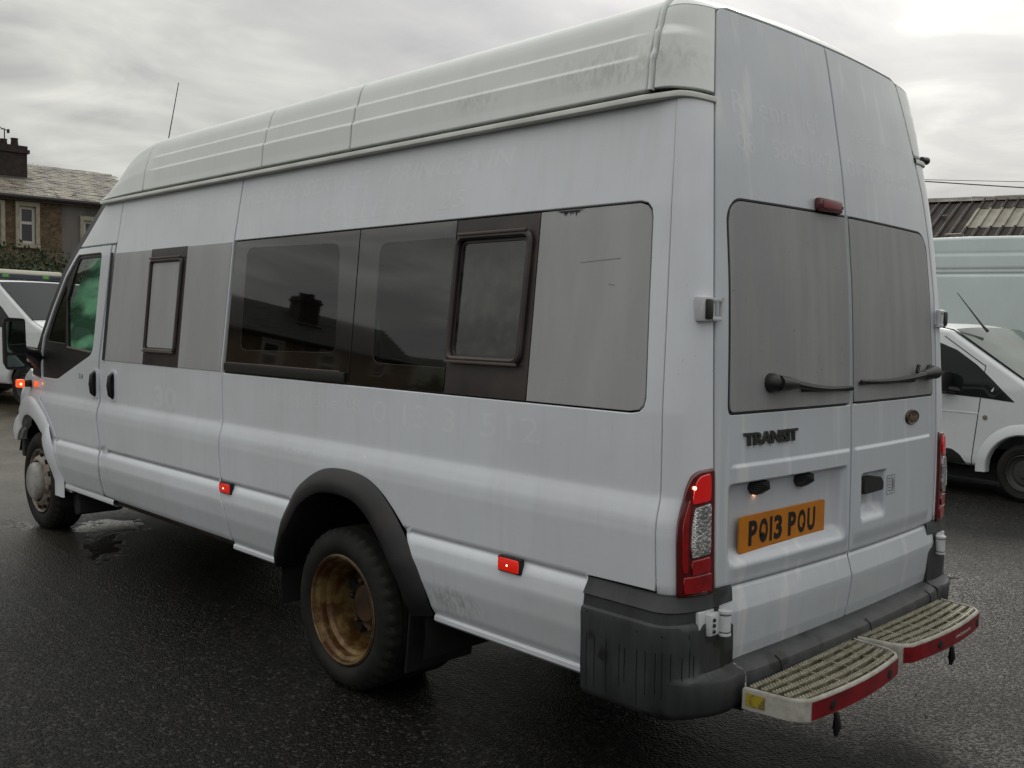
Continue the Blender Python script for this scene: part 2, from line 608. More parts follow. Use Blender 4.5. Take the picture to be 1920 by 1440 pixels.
def inside(pts, poly):
    x, y = pts[:, 0], pts[:, 1]
    r = np.zeros(len(pts), bool)
    n = len(poly)
    for i in range(n):
        x1, y1 = poly[i]
        x2, y2 = poly[(i + 1) % n]
        c = (y1 > y) != (y2 > y)
        with np.errstate(divide='ignore', invalid='ignore'):
            r ^= c & (x < (x2 - x1) * (y - y1) / (y2 - y1 + 1e-15) + x1)
    return r


def segdist(pts, poly):
    d = np.full(len(pts), 1e9)
    n = len(poly)
    for i in range(n):
        a = poly[i]
        b = poly[(i + 1) % n]
        ab = b - a
        t = np.clip(((pts - a) @ ab) / (ab @ ab + 1e-15), 0, 1)
        d = np.minimum(d, np.linalg.norm(pts - (a + t[:, None] * ab), axis=1))
    return d


def rounded(poly, r, n=5):
    """round every corner of a polygon (r: one radius or one per corner)"""
    out = []
    k = len(poly)
    for i in range(k):
        ri = r[i] if isinstance(r, (list, tuple)) else r
        p = Vector(poly[i]).to_2d()
        a = Vector(poly[i - 1]).to_2d()
        b = Vector(poly[(i + 1) % k]).to_2d()
        if ri <= 0:
            out.append(tuple(p))
            continue
        da, db = (a - p), (b - p)
        q = min(ri, da.length * 0.49, db.length * 0.49)
        p1, p2 = p + da.normalized() * q, p + db.normalized() * q
        for j in range(n + 1):
            t = j / n
            out.append(tuple(p1 * (1 - t) ** 2 + p * 2 * t * (1 - t) + p2 * t * t))
    return out


def panel(name, outline, S, mat, parent=None, holes=(), du=0.08, dv=0.02, inset=0.004, flange=0.02, off=0.0,
          flip=False, bev=3, edge=None):
    """sheet-metal panel on the surface S(u, v): flat face, rolled edge, flange turned inwards"""
    step = edge or max(min(du, dv) * 1.5, 0.012)
    loops = []
    for i, pl in enumerate([outline] + list(holes)):
        p = resample(pl, step)
        a = area2(p)
        if (a < 0) == (i == 0):
            p = p[::-1]
        loops.append(p)
    # outward() points away from the metal for the outline (ccw) and for holes (cw)
    outs = [outward(p) for p in loops]
    ins = [p - o * inset for p, o in zip(loops, outs)]
    allp = np.vstack(loops)
    lo, hi = allp.min(0), allp.max(0)
    nu, nv = int((hi[0] - lo[0]) / du) + 1, int((hi[1] - lo[1]) / dv) + 1
    gu, gv = np.meshgrid(np.linspace(lo[0], hi[0], nu + 1), np.linspace(lo[1], hi[1], nv + 1))
    g = np.stack([gu.ravel(), gv.ravel()], 1)
    ok = inside(g, ins[0])
    for h in ins[1:]:
        ok &= ~inside(g, h)
    g = g[ok]
    if len(g):
        dmin = np.full(len(g), 1e9)
        for p in ins:
            dmin = np.minimum(dmin, segdist(g, p))
        g = g[dmin > min(du, dv) * 0.45]
    pts, edges = [], []
    for p in ins:
        b = len(pts)
        pts += [Vector((float(a[0]), float(a[1]))) for a in p]
        edges += [(b + i, b + (i + 1) % len(p)) for i in range(len(p))]
    nb = len(pts)
    pts += [Vector((float(a[0]), float(a[1]))) for a in g]
    cv, ce, cf, ov, oe, of = delaunay_2d_cdt(pts, edges, [], 1, 1e-7, True)
    cvn = np.array([tuple(v) for v in cv])
    cent = np.array([cvn[list(f)].mean(0) for f in cf])
    keep = inside(cent, ins[0])
    for h in ins[1:]:
        keep &= ~inside(cent, h)
    idmap = {}
    for i, l in enumerate(ov):
        for q in l:
            idmap[q] = i

    def frame(u, v):
        e = 1e-3
        p = Vector(S(u, v))
        pu = (Vector(S(u + e, v)) - Vector(S(u - e, v))) / (2 * e)
        pv = (Vector(S(u, v + e)) - Vector(S(u, v - e))) / (2 * e)
        n = pv.cross(pu).normalized()
        return p, pu, pv, n
    V, NR, F = [], [], []
    for (u, v) in cvn:
        p, pu, pv, n = frame(u, v)
        V.append(p + n * off)
        NR.append(n)
    for f, k in zip(cf, keep):
        if k:
            F.append(list(f))
    b = 0
    for p, o, q in zip(loops, outs, ins):
        prev = [idmap[b + i] for i in range(len(p))]
        b += len(p)
        rings = [(math.sin(a), 1 - math.cos(a), a) for a in [math.pi / 2 * (j + 1) / bev for j in range(bev)]] + [(1.0, flange / max(inset, 1e-5), math.pi / 2)]
        fr = [frame(*w) for w in p]
        fq = [Vector(S(*w)) for w in q]
        for (s_, d_, a_) in rings:
            cur = []
            for i in range(len(p)):
                P0, pu, pv, n = fr[i]
                ov3 = (pu * o[i][0] + pv * o[i][1])
                ov3 = ov3.normalized() if ov3.length > 1e-9 else n
                base = fq[i] * (1 - s_) + P0 * s_
                V.append(base + n * (off - d_ * inset))
                NR.append((n * math.cos(a_) + ov3 * math.sin(a_)).normalized())
                cur.append(len(V) - 1)
            m_ = len(p)
            for i in range(m_):
                F.append([prev[i], cur[i], cur[(i + 1) % m_], prev[(i + 1) % m_]])
            prev = cur
    V = [put(p) for p in V]
    R3 = LOCAL[0].to_3x3()
    NR = [(R3 @ n).normalized() for n in NR]
    sg = -1 if flip else 1
    NR = [n * sg for n in NR]
    for k, f in enumerate(F):
        a, b_, c = V[f[0]], V[f[1]], V[f[2]]
        nn = (b_ - a).cross(c - a)
        if nn.length < 1e-14 and len(f) == 4:
            nn = (c - a).cross(V[f[3]] - a)
        if nn.dot(NR[f[0]] + NR[f[1]] + NR[f[2]]) < 0:
            F[k] = f[::-1]
    me = bpy.data.meshes.new(name)
    me.from_pydata(V, [], F)
    me.polygons.foreach_set('use_smooth', [True] * len(me.polygons))
    me.update()
    me.normals_split_custom_set_from_vertices([tuple(n) for n in NR])
    return link(name, me, parent, mat)


def text_polys(body, size=1.0, bold=0.0, shear=0.0, extrude=0.0, spacing=1.0, res=3):
    cu = bpy.data.curves.new('t', 'FONT')
    cu.body = body
    cu.size = size
    cu.offset = bold
    cu.shear = shear
    cu.extrude = extrude
    cu.space_character = spacing
    cu.resolution_u = res
    cu.align_x = 'LEFT'
    o = bpy.data.objects.new('t', cu)
    COL.objects.link(o)
    dg = bpy.context.evaluated_depsgraph_get()
    me = bpy.data.meshes.new_from_object(o.evaluated_get(dg))
    vs = [tuple(v.co) for v in me.vertices]
    fs = [list(p.vertices) for p in me.polygons]
    bpy.data.objects.remove(o)
    bpy.data.curves.remove(cu)
    bpy.data.meshes.remove(me)
    return vs, fs


def lettering(name, body, fn, w, h, mat, parent, bold=0.0, shear=0.0, extrude=0.0, spacing=1.0, mi=0, into=None):
    """text scaled to w x h, placed by fn(a, b, c): a along, b up, c out"""
    vs, fs = text_polys(body, 1.0, bold, shear, extrude and 0.5, spacing)
    xs = [v[0] for v in vs]
    ys_ = [v[1] for v in vs]
    x0, x1, y0, y1 = min(xs), max(xs), min(ys_), max(ys_)
    out = [fn((v[0] - x0) / (x1 - x0) * w, (v[1] - y0) / (y1 - y0) * h, (v[2] + (0.5 if extrude else 0)) * (extrude or 1)) for v in vs]
    mb = into or MB()
    mb.add(out, fs, mi)
    if into is None:
        return mb.build(name, mat, parent, kind='stuff', sharp=20)


def thing(name, label, cat, loc=(0, 0, 0), group=None):
    o = bpy.data.objects.new(name, None)
    o.empty_display_size = 0.3
    COL.objects.link(o)
    o.location = loc
    o['label'] = label
    o['category'] = cat
    if group:
        o['group'] = group
    return o


def tag(o, label, cat, group=None):
    o['label'] = label
    o['category'] = cat
    if group:
        o['group'] = group
    return o


def ground_z(x):
    return 0.1 * math.tanh((x - 3.6) / 8.0)


def sstep(a, b, x):
    t = min(max((x - a) / (b - a), 0), 1)
    return t * t * (3 - 2 * t)


# ------------------------------------------------------------------ ground
def build_ground():
    xs = [-900, -300, -100, -40, -20] + list(np.arange(-14, 24.1, 1.0)) + [30, 40, 70, 130, 300, 900]
    ysv = [-900, -300, -100, -50, -20, -8, 0, 8, 20, 50, 100, 300, 900]
    mb = MB()
    mb.grid([[(x, y, ground_z(x)) for x in xs] for y in ysv])
    m = bpy.data.materials.new('wet_asphalt')
    m.use_nodes = True
    nt = m.node_tree
    b = nt.nodes['Principled BSDF']
    N, L = nt.nodes.new, nt.links.new
    tc = N('ShaderNodeTexCoord')

    def noise(scale, detail=4, rough=0.6, stretch=(1, 1, 1), rot=0.0, dist=0.0):
        mp = N('ShaderNodeMapping')
        mp.inputs['Scale'].default_value = stretch
        mp.inputs['Rotation'].default_value = (0, 0, rot)
        L(tc.outputs['Object'], mp.inputs[0])
        n = N('ShaderNodeTexNoise')
        n.inputs['Scale'].default_value = scale
        n.inputs['Detail'].default_value = detail
        n.inputs['Roughness'].default_value = rough
        n.inputs['Distortion'].default_value = dist
        L(mp.outputs[0], n.inputs['Vector'])
        return n.outputs['Fac']

    def rng(v, a, b_, c=0.0, d=1.0):
        r = N('ShaderNodeMapRange')
        r.inputs['From Min'].default_value, r.inputs['From Max'].default_value = a, b_
        r.inputs['To Min'].default_value, r.inputs['To Max'].default_value = c, d
        L(v, r.inputs['Value'])
        return r.outputs[0]

    def mixc(a, bcol, fac):
        mx = N('ShaderNodeMix')
        mx.data_type = 'RGBA'
        if isinstance(a, tuple):
            mx.inputs['A'].default_value = (*a, 1)
        else:
            L(a, mx.inputs['A'])
        mx.inputs['B'].default_value = (*bcol, 1)
        L(fac, mx.inputs['Factor'])
        return mx.outputs['Result']
    big = noise(0.35, 5, 0.6)
    c = mixc((0.005, 0.0048, 0.0045), (0.014, 0.0128, 0.011), rng(big, 0.35, 0.65))
    vor = N('ShaderNodeTexVoronoi')
    vor.inputs['Scale'].default_value = 85
    L(tc.outputs['Object'], vor.inputs['Vector'])
    sepc = N('ShaderNodeSeparateColor')
    L(vor.outputs['Color'], sepc.inputs[0])
    c = mixc(c, (0.070, 0.061, 0.048), rng(sepc.outputs[0], 0.76, 0.99, 0, 0.8))
    c = mixc(c, (0.006, 0.006, 0.007), rng(sepc.outputs[1], 0.5, 0.95, 0, 0.8))
    scr = noise(5.0, 4, 0.6, (0.22, 3.0, 1), rad(20))
    c = mixc(c, (0.10, 0.092, 0.08), rng(scr, 0.68, 0.76, 0, 0.4))
    oil = noise(0.9, 3, 0.5, dist=0.7)
    c = mixc(c, (0.014, 0.014, 0.014), rng(oil, 0.62, 0.75, 0, 0.6))
    wet = noise(0.55, 5, 0.62, (1, 1.4, 1), 0.4, 0.4)
    sx = N('ShaderNodeSeparateXYZ')
    L(tc.outputs['Object'], sx.inputs[0])
    rm = N('ShaderNodeMath')
    rm.operation = 'MULTIPLY'
    L(rng(wet, 0.36, 0.64, 0.32, 0.54), rm.inputs[0])
    rm.inputs[1].default_value = 1.0
    film = rng(sx.outputs[0], 2.5, 7.0, 1.0, 0.42)      # standing wet film towards the yard entrance
    edge = noise(9.0, 4, 0.6)

    def mul(a, c_):
        q = N('ShaderNodeMath')
        q.operation = 'MULTIPLY'
        for i_, v_ in enumerate((a, c_)):
            if isinstance(v_, (int, float)):
                q.inputs[i_].default_value = v_
            else:
                L(v_, q.inputs[i_])
        return q.outputs[0]

    def spot(cx, cy, rx, ry, ang, jag=0.6):
        """ragged patch of its own shape on the tarmac: 1 inside, 0 outside"""
        mp = N('ShaderNodeMapping')
        mp.vector_type = 'TEXTURE'
        mp.inputs['Location'].default_value = (cx, cy, 0)
        mp.inputs['Rotation'].default_value = (0, 0, ang)
        mp.inputs['Scale'].default_value = (rx, ry, 1)
        cb = N('ShaderNodeCombineXYZ')
        L(sx.outputs[0], cb.inputs[0])
        L(sx.outputs[1], cb.inputs[1])
        L(cb.outputs[0], mp.inputs[0])
        ln = N('ShaderNodeVectorMath')
        ln.operation = 'LENGTH'
        L(mp.outputs[0], ln.inputs[0])
        ad = N('ShaderNodeMath')
        ad.operation = 'ADD'
        L(ln.outputs['Value'], ad.inputs[0])
        L(rng(edge, 0.3, 0.7, -jag, jag), ad.inputs[1])
        return rng(ad.outputs[0], 1.12, 0.88)
    wetmask = None
    for q_ in ((5.06, 0.50, 0.25, 0.19, rad(-28)), (5.62, 1.02, 0.24, 0.11, rad(10)), (4.55, 0.75, 0.35, 0.10, rad(-25)), (6.6, 2.2, 0.6, 0.25, rad(40)), (1.2, -2.6, 0.5, 0.2, rad(30))):
        v_ = spot(*q_)
        if wetmask is None:
            wetmask = v_
        else:
            mxm = N('ShaderNodeMath')
            mxm.operation = 'MAXIMUM'
            L(wetmask, mxm.inputs[0])
            L(v_, mxm.inputs[1])
            wetmask = mxm.outputs[0]
    dry = rng(wetmask, 0.0, 1.0, 1.0, 0.10)
    L(mul(mul(rm.outputs[0], film), dry), b.inputs['Roughness'])
    sp = N('ShaderNodeMath')
    sp.operation = 'MAXIMUM'
    L(rng(sx.outputs[0], 3.0, 8.0, 0.16, 0.8), sp.inputs[0])
    L(wetmask, sp.inputs[1])
    L(sp.outputs[0], b.inputs['Specular IOR Level'])
    mud_sheen = rng(sx.outputs[0], 4.0, 8.5, 0.0, 0.9)
    c = mixc(c, (0.135, 0.115, 0.082), mul(mud_sheen, rng(noise(1.6, 5, 0.65), 0.30, 0.6, 0.35, 1.0)))  # tan mud film, paled to carry the bright low-sky sheen too
    for q_ in ((2.19, 1.88, 0.050, 0.030, rad(-20)), (3.66, 1.41, 0.07, 0.028, rad(-20))):
        c = mixc(c, (0.004, 0.004, 0.004), spot(*q_, 0.35))
    L(c, b.inputs['Base Color'])
    b.inputs['Specular IOR Level'].default_value = 0.16
    bp = N('ShaderNodeBump')
    L(mul(mul(film, dry), 0.8), bp.inputs['Strength'])
    bp.inputs['Distance'].default_value = 0.007
    add = N('ShaderNodeMath')
    add.operation = 'ADD'
    L(rng(vor.outputs['Distance'], 0.0, 0.6, 1.0, 0.0), add.inputs[0])
    L(noise(30, 5, 0.65), add.inputs[1])
    L(add.outputs[0], bp.inputs['Height'])
    bp2 = N('ShaderNodeBump')
    L(mul(dry, 0.15), bp2.inputs['Strength'])
    bp2.inputs['Distance'].default_value = 0.02
    add2 = N('ShaderNodeMath')
    add2.operation = 'ADD'
    L(noise(2.2, 3), add2.inputs[0])
    L(rng(scr, 0.5, 0.75), add2.inputs[1])
    L(add2.outputs[0], bp2.inputs['Height'])
    L(bp.outputs[0], bp2.inputs['Normal'])
    L(bp2.outputs[0], b.inputs['Normal'])
    mb.build('ground', m, kind='structure')


build_ground()


# ------------------------------------------------------------------ the minibus: body surfaces
ZS = [.30, .38, .42, .52, .60, .650, .679, .685, .692, .86, .90, .935, .965, .975, 1.21, 1.82, 2.10, 2.14]
YS = [.885, .900, .925, .955, .968, .962, .949, .933, .949, .955, .953, .944, .934, .932, .930, .874, .836, .830]
RZ = [.40, .45, .5, .6, .69, .75, .9, 1.05, 1.2, 1.4, 1.6, 1.84, 2.0, 2.15, 2.3, 2.44, 2.52]
RX = [.016, .012, .008, .002, .004, .004, .006, .009, .016, .025, .037, .061, .082, .109, .136, .165, .185]
RW = [.70, .717, .735, .765, .776, .779, .784, .788, .787, .784, .776, .752, .729, .696, .66, .622, .60]


def ip(x, a, b):
    return float(np.interp(x, a, b))


def sm(x, a, b, h=0.006):
    return (ip(x - 1.5 * h, a, b) + ip(x - h * .5, a, b) + ip(x + h * .5, a, b) + ip(x + 1.5 * h, a, b)) / 4


NK_Z, NK_K = [.3, .78, 1.05, 1.165, 1.3, 1.9, 2.2], [.16, .173, .195, .27, .05, .06, .10]


def ys(x, z):
    y = sm(z, ZS, YS, 0.004)
    nose = ip(z, NK_Z, NK_K) * max(0.0, x - 5.0) ** 2
    if z > 1.25:
        nose += 0.10 * max(0.0, x - 4.15) ** 2 * sstep(1.7, 2.1, z)
    # sides draw in a little over the front wheel arch lip
    return y - nose


def S_side(x, z):
    return (x, ys(x, z), z)


def S_sideR(u, z):
    return (u * -1, -ys(-u, z), z)


def xs_(z):
    return sm(z, RZ, RX, 0.03)


def ws_(z):
    return sm(z, RZ, RW, 0.02)


DZ = [.40, .50, .615, .681, .686, .692, .70]
DX = [-.004, -.014, -.014, .004, .014, .002, 0]


def rear_x(y, z):
    w = ws_(z)
    x = xs_(z) - 0.030 * ip(z, [.45, .6], [.6, 1]) * (1 - (y / w) ** 2)
    x += sm(z, DZ, DX, 0.0012)
    if abs(y) < 0.8:                                   # pressed step under the badge line
        e = sstep(0.712, 0.690, abs(y)) * sstep(0.012, 0.03, abs(y))
        x -= 0.009 * sstep(1.056, 1.044, z) * (1 - sstep(.76, .70, z)) * e
    if 0.03 < y < 0.73 and .72 < z < 1.02:             # number-plate recess
        k = sstep(0.045, 0.075, y) * sstep(0.720, 0.685, y)
        d = sstep(1.000, 0.982, z) * sstep(0.742, 0.795, z)
        x += 0.050 * k * d
    if -0.27 < y < -0.06 and .77 < z < .97:            # handle recess
        k = sstep(-0.066, -0.078, y) * sstep(-0.262, -0.238, y)
        d = sstep(0.958, 0.946, z) * sstep(0.782, 0.838, z)
        x += 0.040 * k * d
    return x


def S_rear(y, z):
    return (rear_x(y, z), y, z)


QZ, QX = [.55, .699, .944, 1.174, 1.479, 1.786, 1.942, 2.123], [.089, .089, .094, .097, .111, .125, .135, .150]


def corner(u, z, xq, yq):
    """u 0 at the rear-door seam .. 1 at the side seam"""
    w, x0 = ws_(z), xs_(z) + sm(z, DZ, DX, 0.002) * 0.4
    t = u * math.pi / 2
    # start the arc a little inside, so that the corner is full rather than a plain ellipse
    c, s_ = math.cos(t) ** 0.86 if t < 1.5707 else 0.0, math.sin(t) ** 0.86 if t > 0 else 0.0
    return (x0 + (xq - x0) * (1 - c), w + (yq - w) * s_, z)


def S_corner(u, z):
    u = min(max(u, 0.0), 1.0)
    xq = ip(z, QZ, QX)
    return corner(u, z, xq, ys(xq, z))


def S_corner_safe(u, z):
    # linear continuation past the ends keeps finite differences sane
    if u < 0.002:
        a, b = S_corner(0.004, z), S_corner(0.002, z)
        k = (0.002 - u) / 0.002
        return tuple(q + (q - p) * k for p, q in zip(a, b))
    if u > 0.998:
        a, b = S_corner(0.996, z), S_corner(0.998, z)
        k = (u - 0.998) / 0.002
        return tuple(q + (q - p) * k for p, q in zip(a, b))
    return S_corner(u, z)


ROOF = [(.862, 2.150), (.857, 2.19), (.8525, 2.260), (.8435, 2.2655), (.8395, 2.29), (.8325, 2.331), (.8230, 2.3365), (.811, 2.385),
        (.800, 2.410), (.788, 2.426), (.768, 2.440), (.735, 2.450), (.62, 2.462), (.42, 2.478), (.2, 2.487), (0, 2.490)]
RP = np.array(ROOF)
RS = np.concatenate([[0], np.cumsum(np.linalg.norm(np.diff(RP, axis=0), axis=1))])
RTOT = RS[-1]


def roof_yz(s):
    sg = 1
    if s > RTOT:
        s, sg = 2 * RTOT - s, -1
    a = [(ip(s + d, RS, RP[:, 0]), ip(s + d, RS, RP[:, 1])) for d in ((-.003, -.001, .001, .003) if s < .21 else (-.012, -.004, .004, .012))]
    y, z = sum(q[0] for q in a) / 4, sum(q[1] for q in a) / 4
    if s < 0.003:
        y, z = ip(s, RS, RP[:, 0]), ip(s, RS, RP[:, 1])
    return y * sg, z


FX, FH = [3.6, 3.72, 3.94, 4.03, 4.15, 4.26, 4.31, 4.5], [1, 1.0, .86, .68, .44, .16, 0.0, -.1]


RSM = RP.copy()                                      # the same section without the pressed ribs, for the rib ends
for _i in range(1, 8):
    RSM[_i, 0] = ip(RP[_i, 1], [2.150, 2.262, 2.334, 2.410], [.862, .848, .828, .800])


def S_roof(x, s):
    y, z = roof_yz(s)
    q = min(s, 2 * RTOT - s)
    if q < .27:
        f = sstep(.27, .36, x) * (1 - sstep(3.56, 3.64, x))
        y2 = ip(q, RS, RSM[:, 0]) * (1 if y > 0 else -1)
        y = y2 + (y - y2) * f
    if x > 3.70:
        h = sm(x, FX, FH, 0.05)
        z = 2.15 + (z - 2.15) * max(h, 0.004)
        y = y * (1 - 0.10 * max(0, x - 4.0) ** 2)
        x = x + .26 * (1 - min(1, abs(y) / .86) ** 2) * max(0, (x - 3.72) / .6)
    return (x, y, z)


van = thing('minibus', 'large white high-roof minibus with dark side windows and yellow rear plate, nearest vehicle', 'minibus')
GAP = 0.0035


def shr(poly):
    return poly


# rear side panel: a C round the window band, cut by wheel arch and bumper
FL = [(2.185, .391), (2.150, .470), (2.082, .590), (1.975, .736), (1.900, .795), (1.814, .838), (1.740, .858), (1.655, .866), (1.565, .864),
      (1.475, .848), (1.390, .808), (1.310, .746), (1.235, .670), (1.165, .570), (1.130, .470), (1.117, .388)]
side_poly = [(2.592, .392), (2.588, .50), (2.604, .585), (2.652, .670), (2.668, .80), (2.664, .93), (2.677, 1.10), (2.682, 1.204)]
def smooth_line(p, k=4):
    p = [np.array(q, float) for q in p]
    o = []
    for i in range(len(p) - 1):
        a, b, c, d = p[max(i - 1, 0)], p[i], p[i + 1], p[min(i + 2, len(p) - 1)]
        for j in range(k):
            t = j / k
            o.append(tuple(.5 * (2 * b + (c - a) * t + (2 * a - 5 * b + 4 * c - d) * t * t + (3 * b - a - 3 * c + d) * t ** 3)))
    return o + [tuple(p[-1])]


win_lo = [(.215, 1.204), (.182, 1.210), (.165, 1.226), (.160, 1.25), (.176, 1.52), (.189, 1.780), (.195, 1.806), (.212, 1.824), (.240, 1.831)]
side_poly += win_lo + [(2.668, 1.831), (2.651, 2.128), (.150, 2.128), (.135, 1.942), (.126, 1.786), (.112, 1.479), (.098, 1.174), (.095, .944),
                       (.091, .699), (.345, .695), (.338, .58), (.345, .392)] + smooth_line(FL)[::-1]
side = panel('side_panel', side_poly, S_side, mPaint, van, du=.045, dv=.016, edge=.022)
sideR = panel('side_panel', [(-x, z) for x, z in side_poly], S_sideR, mPaint, van, du=.2, dv=.04, edge=.04)

# sliding load door
door_poly = [(4.024, 2.128), (4.046, 1.84), (4.070, 1.50), (4.077, 1.20), (4.069, .95), (4.055, .86), (3.990, .65), (3.972, .52), (3.976, .405),
             (2.603, .405), (2.597, .50), (2.611, .583), (2.660, .668), (2.676, .80), (2.672, .93), (2.684, 1.10), (2.690, 1.21), (2.676, 1.86), (2.658, 2.128)]
sdoor = panel('sliding_door', door_poly, S_side, mPaint, van, du=.045, dv=.016, edge=.022)
wallR = panel('side_panel', [(-x, z) for x, z in door_poly], S_sideR, mPaint, van, du=.2, dv=.04, edge=.04,
              holes=[[(-2.75, 1.22), (-3.95, 1.22), (-3.95, 1.82), (-2.75, 1.82)]])

# pillar between sliding door and cab door, panel above the cab
bp_poly = [(4.084, 1.878), (4.091, 1.50), (4.084, 1.20), (4.076, .95), (4.062, .86), (3.997, .65), (3.980, .52), (3.984, .402),
           (4.124, .402), (4.092, .585), (4.104, .655), (4.146, .855), (4.146, .98), (4.166, 1.15), (4.134, 1.55), (4.118, 1.878)]
panel('door_pillar', bp_poly, S_side, mPaint, van, du=.05, dv=.03, edge=.02, off=-.006)
hp_poly = [(4.032, 2.128), (4.050, 1.886), (4.617, 1.886), (4.45, 2.01), (4.28, 2.128)]
panel('header_panel', hp_poly, S_side, mPaint, van, du=.05, dv=.03, edge=.02)
panel('header_panel', [(-x, z) for x, z in hp_poly], S_sideR, mPaint, van, du=.1, dv=.05, edge=.04)

# cab door with its window opening
def arch(cx, cz, r, a0, a1, n=14):
    return [(cx + r * math.cos(rad(a0 + (a1 - a0) * i / n)), cz + r * math.sin(rad(a0 + (a1 - a0) * i / n))) for i in range(n + 1)]


cab_poly = [(4.130, 1.878), (4.146, 1.55), (4.178, 1.15), (4.157, .98), (4.157, .855), (4.115, .657), (4.102, .587), (4.133, .405)]
cab_poly += [(4.690, .405)] + arch(5.31, .345, .615, 172, 118, 10) + [(5.098, .93), (5.125, 1.10), (5.14, 1.17), (5.10, 1.33), (4.98, 1.50), (4.80, 1.72), (4.630, 1.878)]
glass_poly = rounded([(4.635, 1.838), (4.248, 1.838), (4.262, 1.240), (4.83, 1.060), (5.112, 1.060), (5.118, 1.19), (5.085, 1.31), (4.965, 1.485), (4.80, 1.69)],
                     [.03, .03, .06, .05, .01, .01, .01, 0, 0])
cab = panel('cab_door', cab_poly, S_side, mPaint, van, holes=[glass_poly], du=.05, dv=.016, edge=.02)
cabR = panel('cab_door', [(-x, z) for x, z in cab_poly], S_sideR, mPaint, van, holes=[[(-x, z) for x, z in glass_poly]], du=.1, dv=.04, edge=.04)
# glazed area: black surround with quarter light, clear pane, dividing bar
pane_poly = rounded([(4.625, 1.815), (4.272, 1.815), (4.284, 1.252), (4.695, 1.272), (4.765, 1.56)], [.03, .03, .03, .02, .02])
ql_poly = rounded([(4.74, 1.29), (5.04, 1.30), (4.945, 1.46), (4.79, 1.66)], .02)
srd = panel('window_surround', [(x, z) for x, z in rounded([(4.64, 1.843), (4.243, 1.843), (4.257, 1.236), (4.828, 1.055), (5.117, 1.055), (5.123, 1.19),
            (5.09, 1.315), (4.97, 1.49), (4.805, 1.695)], [.03, .03, .06, .05, .01, .01, .01, 0, 0])], S_side, mBlack, cab,
            holes=[pane_poly, ql_poly], du=.05, dv=.04, edge=.02, off=-.012)
panel('window_pane', pane_poly, S_side, mCabGlass, cab, du=.1, dv=.06, edge=.03, off=-.018, inset=.001, flange=.004)
panel('quarter_light', ql_poly, S_side, mBlackGloss, cab, du=.1, dv=.06, edge=.03, off=-.018, inset=.001, flange=.004)
MB().tube([(4.30, ys(4.3, 1.245) - .010, 1.247), (4.69, ys(4.69, 1.262) - .010, 1.266)], .007, 8).build('weather_strip', mFrameEdge, cab)
panel('green_view_window', [(-x, z) for x, z in glass_poly], S_sideR, mGreenView, cabR, du=.1, dv=.1, edge=.05, off=-.01, inset=.001, flange=.004)  # green colour in place of the view out, not condensation

# A-pillar edge and lower black corner where the mirror sits
pil = [(4.28, 2.120), (4.625, 1.880), (4.80, 1.722), (4.98, 1.50), (5.10, 1.33), (5.20, 1.20), (5.30, 1.10)]
for sgn in (1, -1):
    mb = MB()
    rows = []
    for i, (x, z) in enumerate(pil):
        y = ys(x, z)
        rows.append([(x, (y - .004) * sgn, z), (x + .05, (y - .012) * sgn, z + .035), (x + .085, (y - .05) * sgn, z + .055), (x + .07, (y - .10) * sgn, z + .03)])
    mb.grid(rows)
    mb.build('windscreen_pillar', mBlack, van)
cor = [(5.135, 1.06), (5.33, 1.065), (5.352, 1.085), (5.23, 1.235), (5.13, 1.30), (5.125, 1.19)]
panel('mirror_base', rounded(cor, [.01, .03, .03, .01, .01, .01]), S_side, mBlack, van, du=.05, dv=.05, edge=.02, off=.001)

# front wing with rolled arch lip
wing = [(5.104, .925), (5.132, 1.05), (5.345, 1.058), (5.362, 1.085), (5.45, 1.10), (5.75, 1.02), (5.98, .92), (5.99, .62), (5.74, .60)]
wing += arch(5.31, .345, .455, 32, 180, 22)[0:] + [(4.70, .345), (4.70, .40)] + arch(5.31, .345, .607, 174, 110, 10)
w_l = panel('front_wing', wing, S_side, mPaint, van, du=.04, dv=.02, edge=.02)
panel('front_wing', [(-x, z) for x, z in wing], S_sideR, mPaint, van, du=.08, dv=.04, edge=.04)
for sgn in (1, -1):
    mb = MB()
    rows = []
    for x, z in arch(5.31, .345, .452, 32, 183, 26):
        y = ys(x, max(z, .42))
        dx, dz = (x - 5.31) / .452, (z - .345) / .452
        rows.append([(x + dx * .125, (y + .001) * sgn, z + dz * .125), (x + dx * .112, (y + .012) * sgn, z + dz * .112),
                     (x + dx * .02, (y + .022) * sgn, z + dz * .02), (x, (y + .014) * sgn, z), (x + dx * .01, (y - .05) * sgn, z + dz * .01)])
    mb.grid(rows)
    mb.build('arch_lip', mPaint, van)

# sill under the doors
mb = MB()
mb.grid([[(x, ys(3, z) - .004 - d, z) for z, d in ((.41, .0), (.385, .004), (.365, .02), (.35, .06))] for x in (2.60, 3.2, 3.98)])
mb.build('sill', mSill, van)
mb = MB()
mb.grid([[(x, ys(4.2, .41) + o, z) for z, o in ((.405, -.004), (.392, .002), (.375, .000), (.362, -.02), (.36, -.07))] for x in (3.99, 4.3, 4.86)])
mb.build('sill', mPaint, van)
for x0, x1 in ((.35, 1.112), (2.19, 2.598)):
    mb = MB()
    mb.grid([[(x, ys(1, .40) + o, z) for z, o in ((.396, -.006), (.386, .003), (.372, .003), (.362, -.008), (.36, -.06))] for x in np.linspace(x0, x1, 6)])
    mb.build('sill', mPaint, van)

